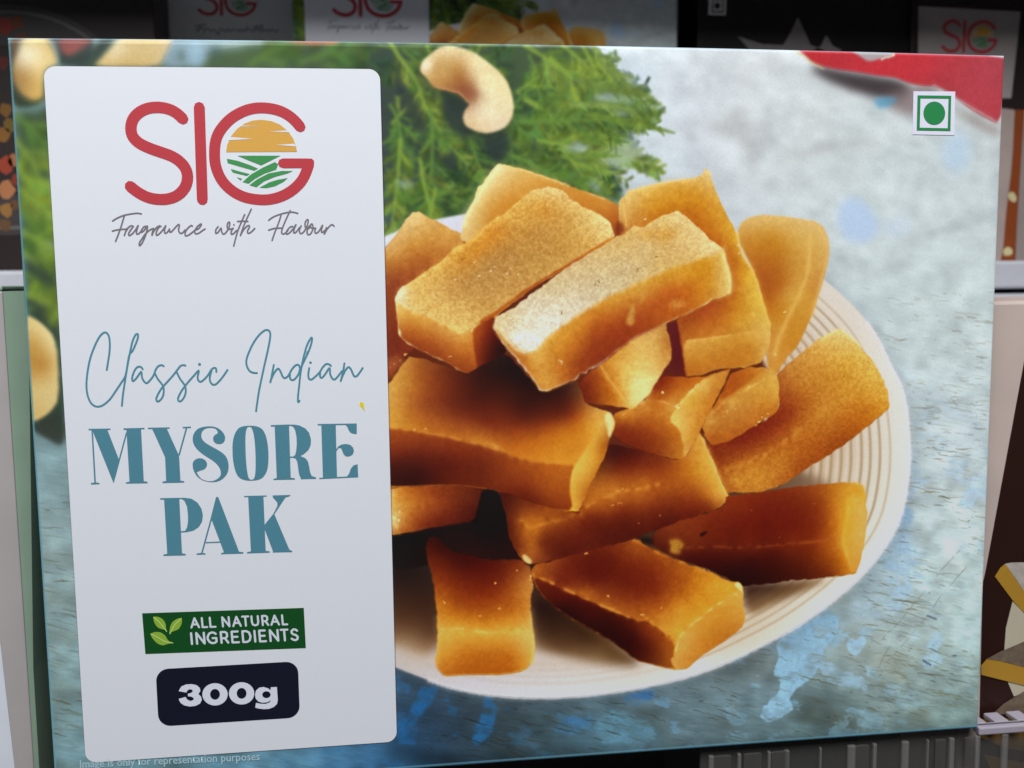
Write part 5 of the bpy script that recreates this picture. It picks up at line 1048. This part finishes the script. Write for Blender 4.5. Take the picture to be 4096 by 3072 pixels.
for s in ('R 150,1330 330,1310 560,1330 700,1420 640,1560 380,1520 200,1440', 'R 230,1560 420,1600 600,1640 560,1740 300,1700'):
    plate_mesh('printed_sweet_edge', pts_at(s, YB), YB, 3.6e-4, MUST, fr)

# ------------------------------------------------------------------ clear ribbed tray under and beside the boxes
def clear(name, col, alpha_mix, rough):
    m = bpy.data.materials.new(name); m.use_nodes = True; nt = m.node_tree; b = nt.nodes['Principled BSDF']
    b.inputs['Base Color'].default_value = (*col, 1); b.inputs['Roughness'].default_value = rough
    t = nt.nodes.new('ShaderNodeBsdfTransparent'); t.inputs[0].default_value = (.80, .80, .80, 1); mx = nt.nodes.new('ShaderNodeMixShader'); mx.inputs[0].default_value = alpha_mix
    nt.links.new(t.outputs[0], mx.inputs[1]); nt.links.new(b.outputs[0], mx.inputs[2]); nt.links.new(mx.outputs[0], nt.nodes['Material Output'].inputs[0]); return m
CLR, RIBM, RAILM = clear('clear_plastic', (.20, .19, .18), .20, .2), clear('clear_rib_plastic', (.46, .44, .42), .24, .25), lib('frosted_rail_plastic', (166, 158, 170), 1, .35)
tr = root('display_tray', 'clear ribbed plastic tray with a slotted pale rim, below the large box', 'tray', (.26, .004, -.1))
TX0, TX1 = at(2800, 3000, .003)[0], .46
obj('wall', box_mesh('wall', TX0, TX1, .0025, .0040, -.0995, -.0006, .0003), CLR, tr)
obj('rim', box_mesh('rim', W + .0012, TX1, .0012, .0045, -.0028, -.0006, .0004), RAILM, tr)
pitch = .0076; k = 0; x = TX0 + .003
rib_me = box_mesh('rib', -.0006, .0006, .0012, .0025, -.0995, -.0030, .0003); rib_me.materials.append(RIBM)
ribw_me = rib_me.copy(); ribw_me.materials[0] = CLR
bar_me = box_mesh('bar', -.0021, .0021, .0047, .0104, -.0022, -.0008, .0003); bar_me.materials.append(RAILM)
while x < TX1:
    o = obj('rib', rib_me, None, tr); o.location.x += x + float(rng.normal(0, .0009)); o.scale.x = float(rng.uniform(.4, 1.9))
    if rng.random() < .45:
        o = obj('rib', ribw_me, None, tr); o.location.x += x + pitch * float(rng.uniform(.35, .6)); o.location.y += .0004; o.scale.x = float(rng.uniform(2.0, 4.2)); o.scale.y = .6
    x += pitch
x = W + .0035
while x < TX1:
    o = obj('bar', bar_me, None, tr); o.location.x += x; x += .0068
obj('back_rim', box_mesh('back_rim', TX0, W - .002, .034, .038, -.0028, -.0006, .0004), RAILM, tr)
obj('floor_panel', box_mesh('floor_panel', TX0, TX1, .0042, .075, -.0999, -.0996), CLR, tr)
obj('back_wall', box_mesh('back_wall', TX0, W - .002, .036, .0375, -.0995, -.0030), CLR, tr)
# dark stock bag of spare boxes behind the tray wall
for o in list(LOGO) + [flat_logo]: bpy.data.objects.remove(o)
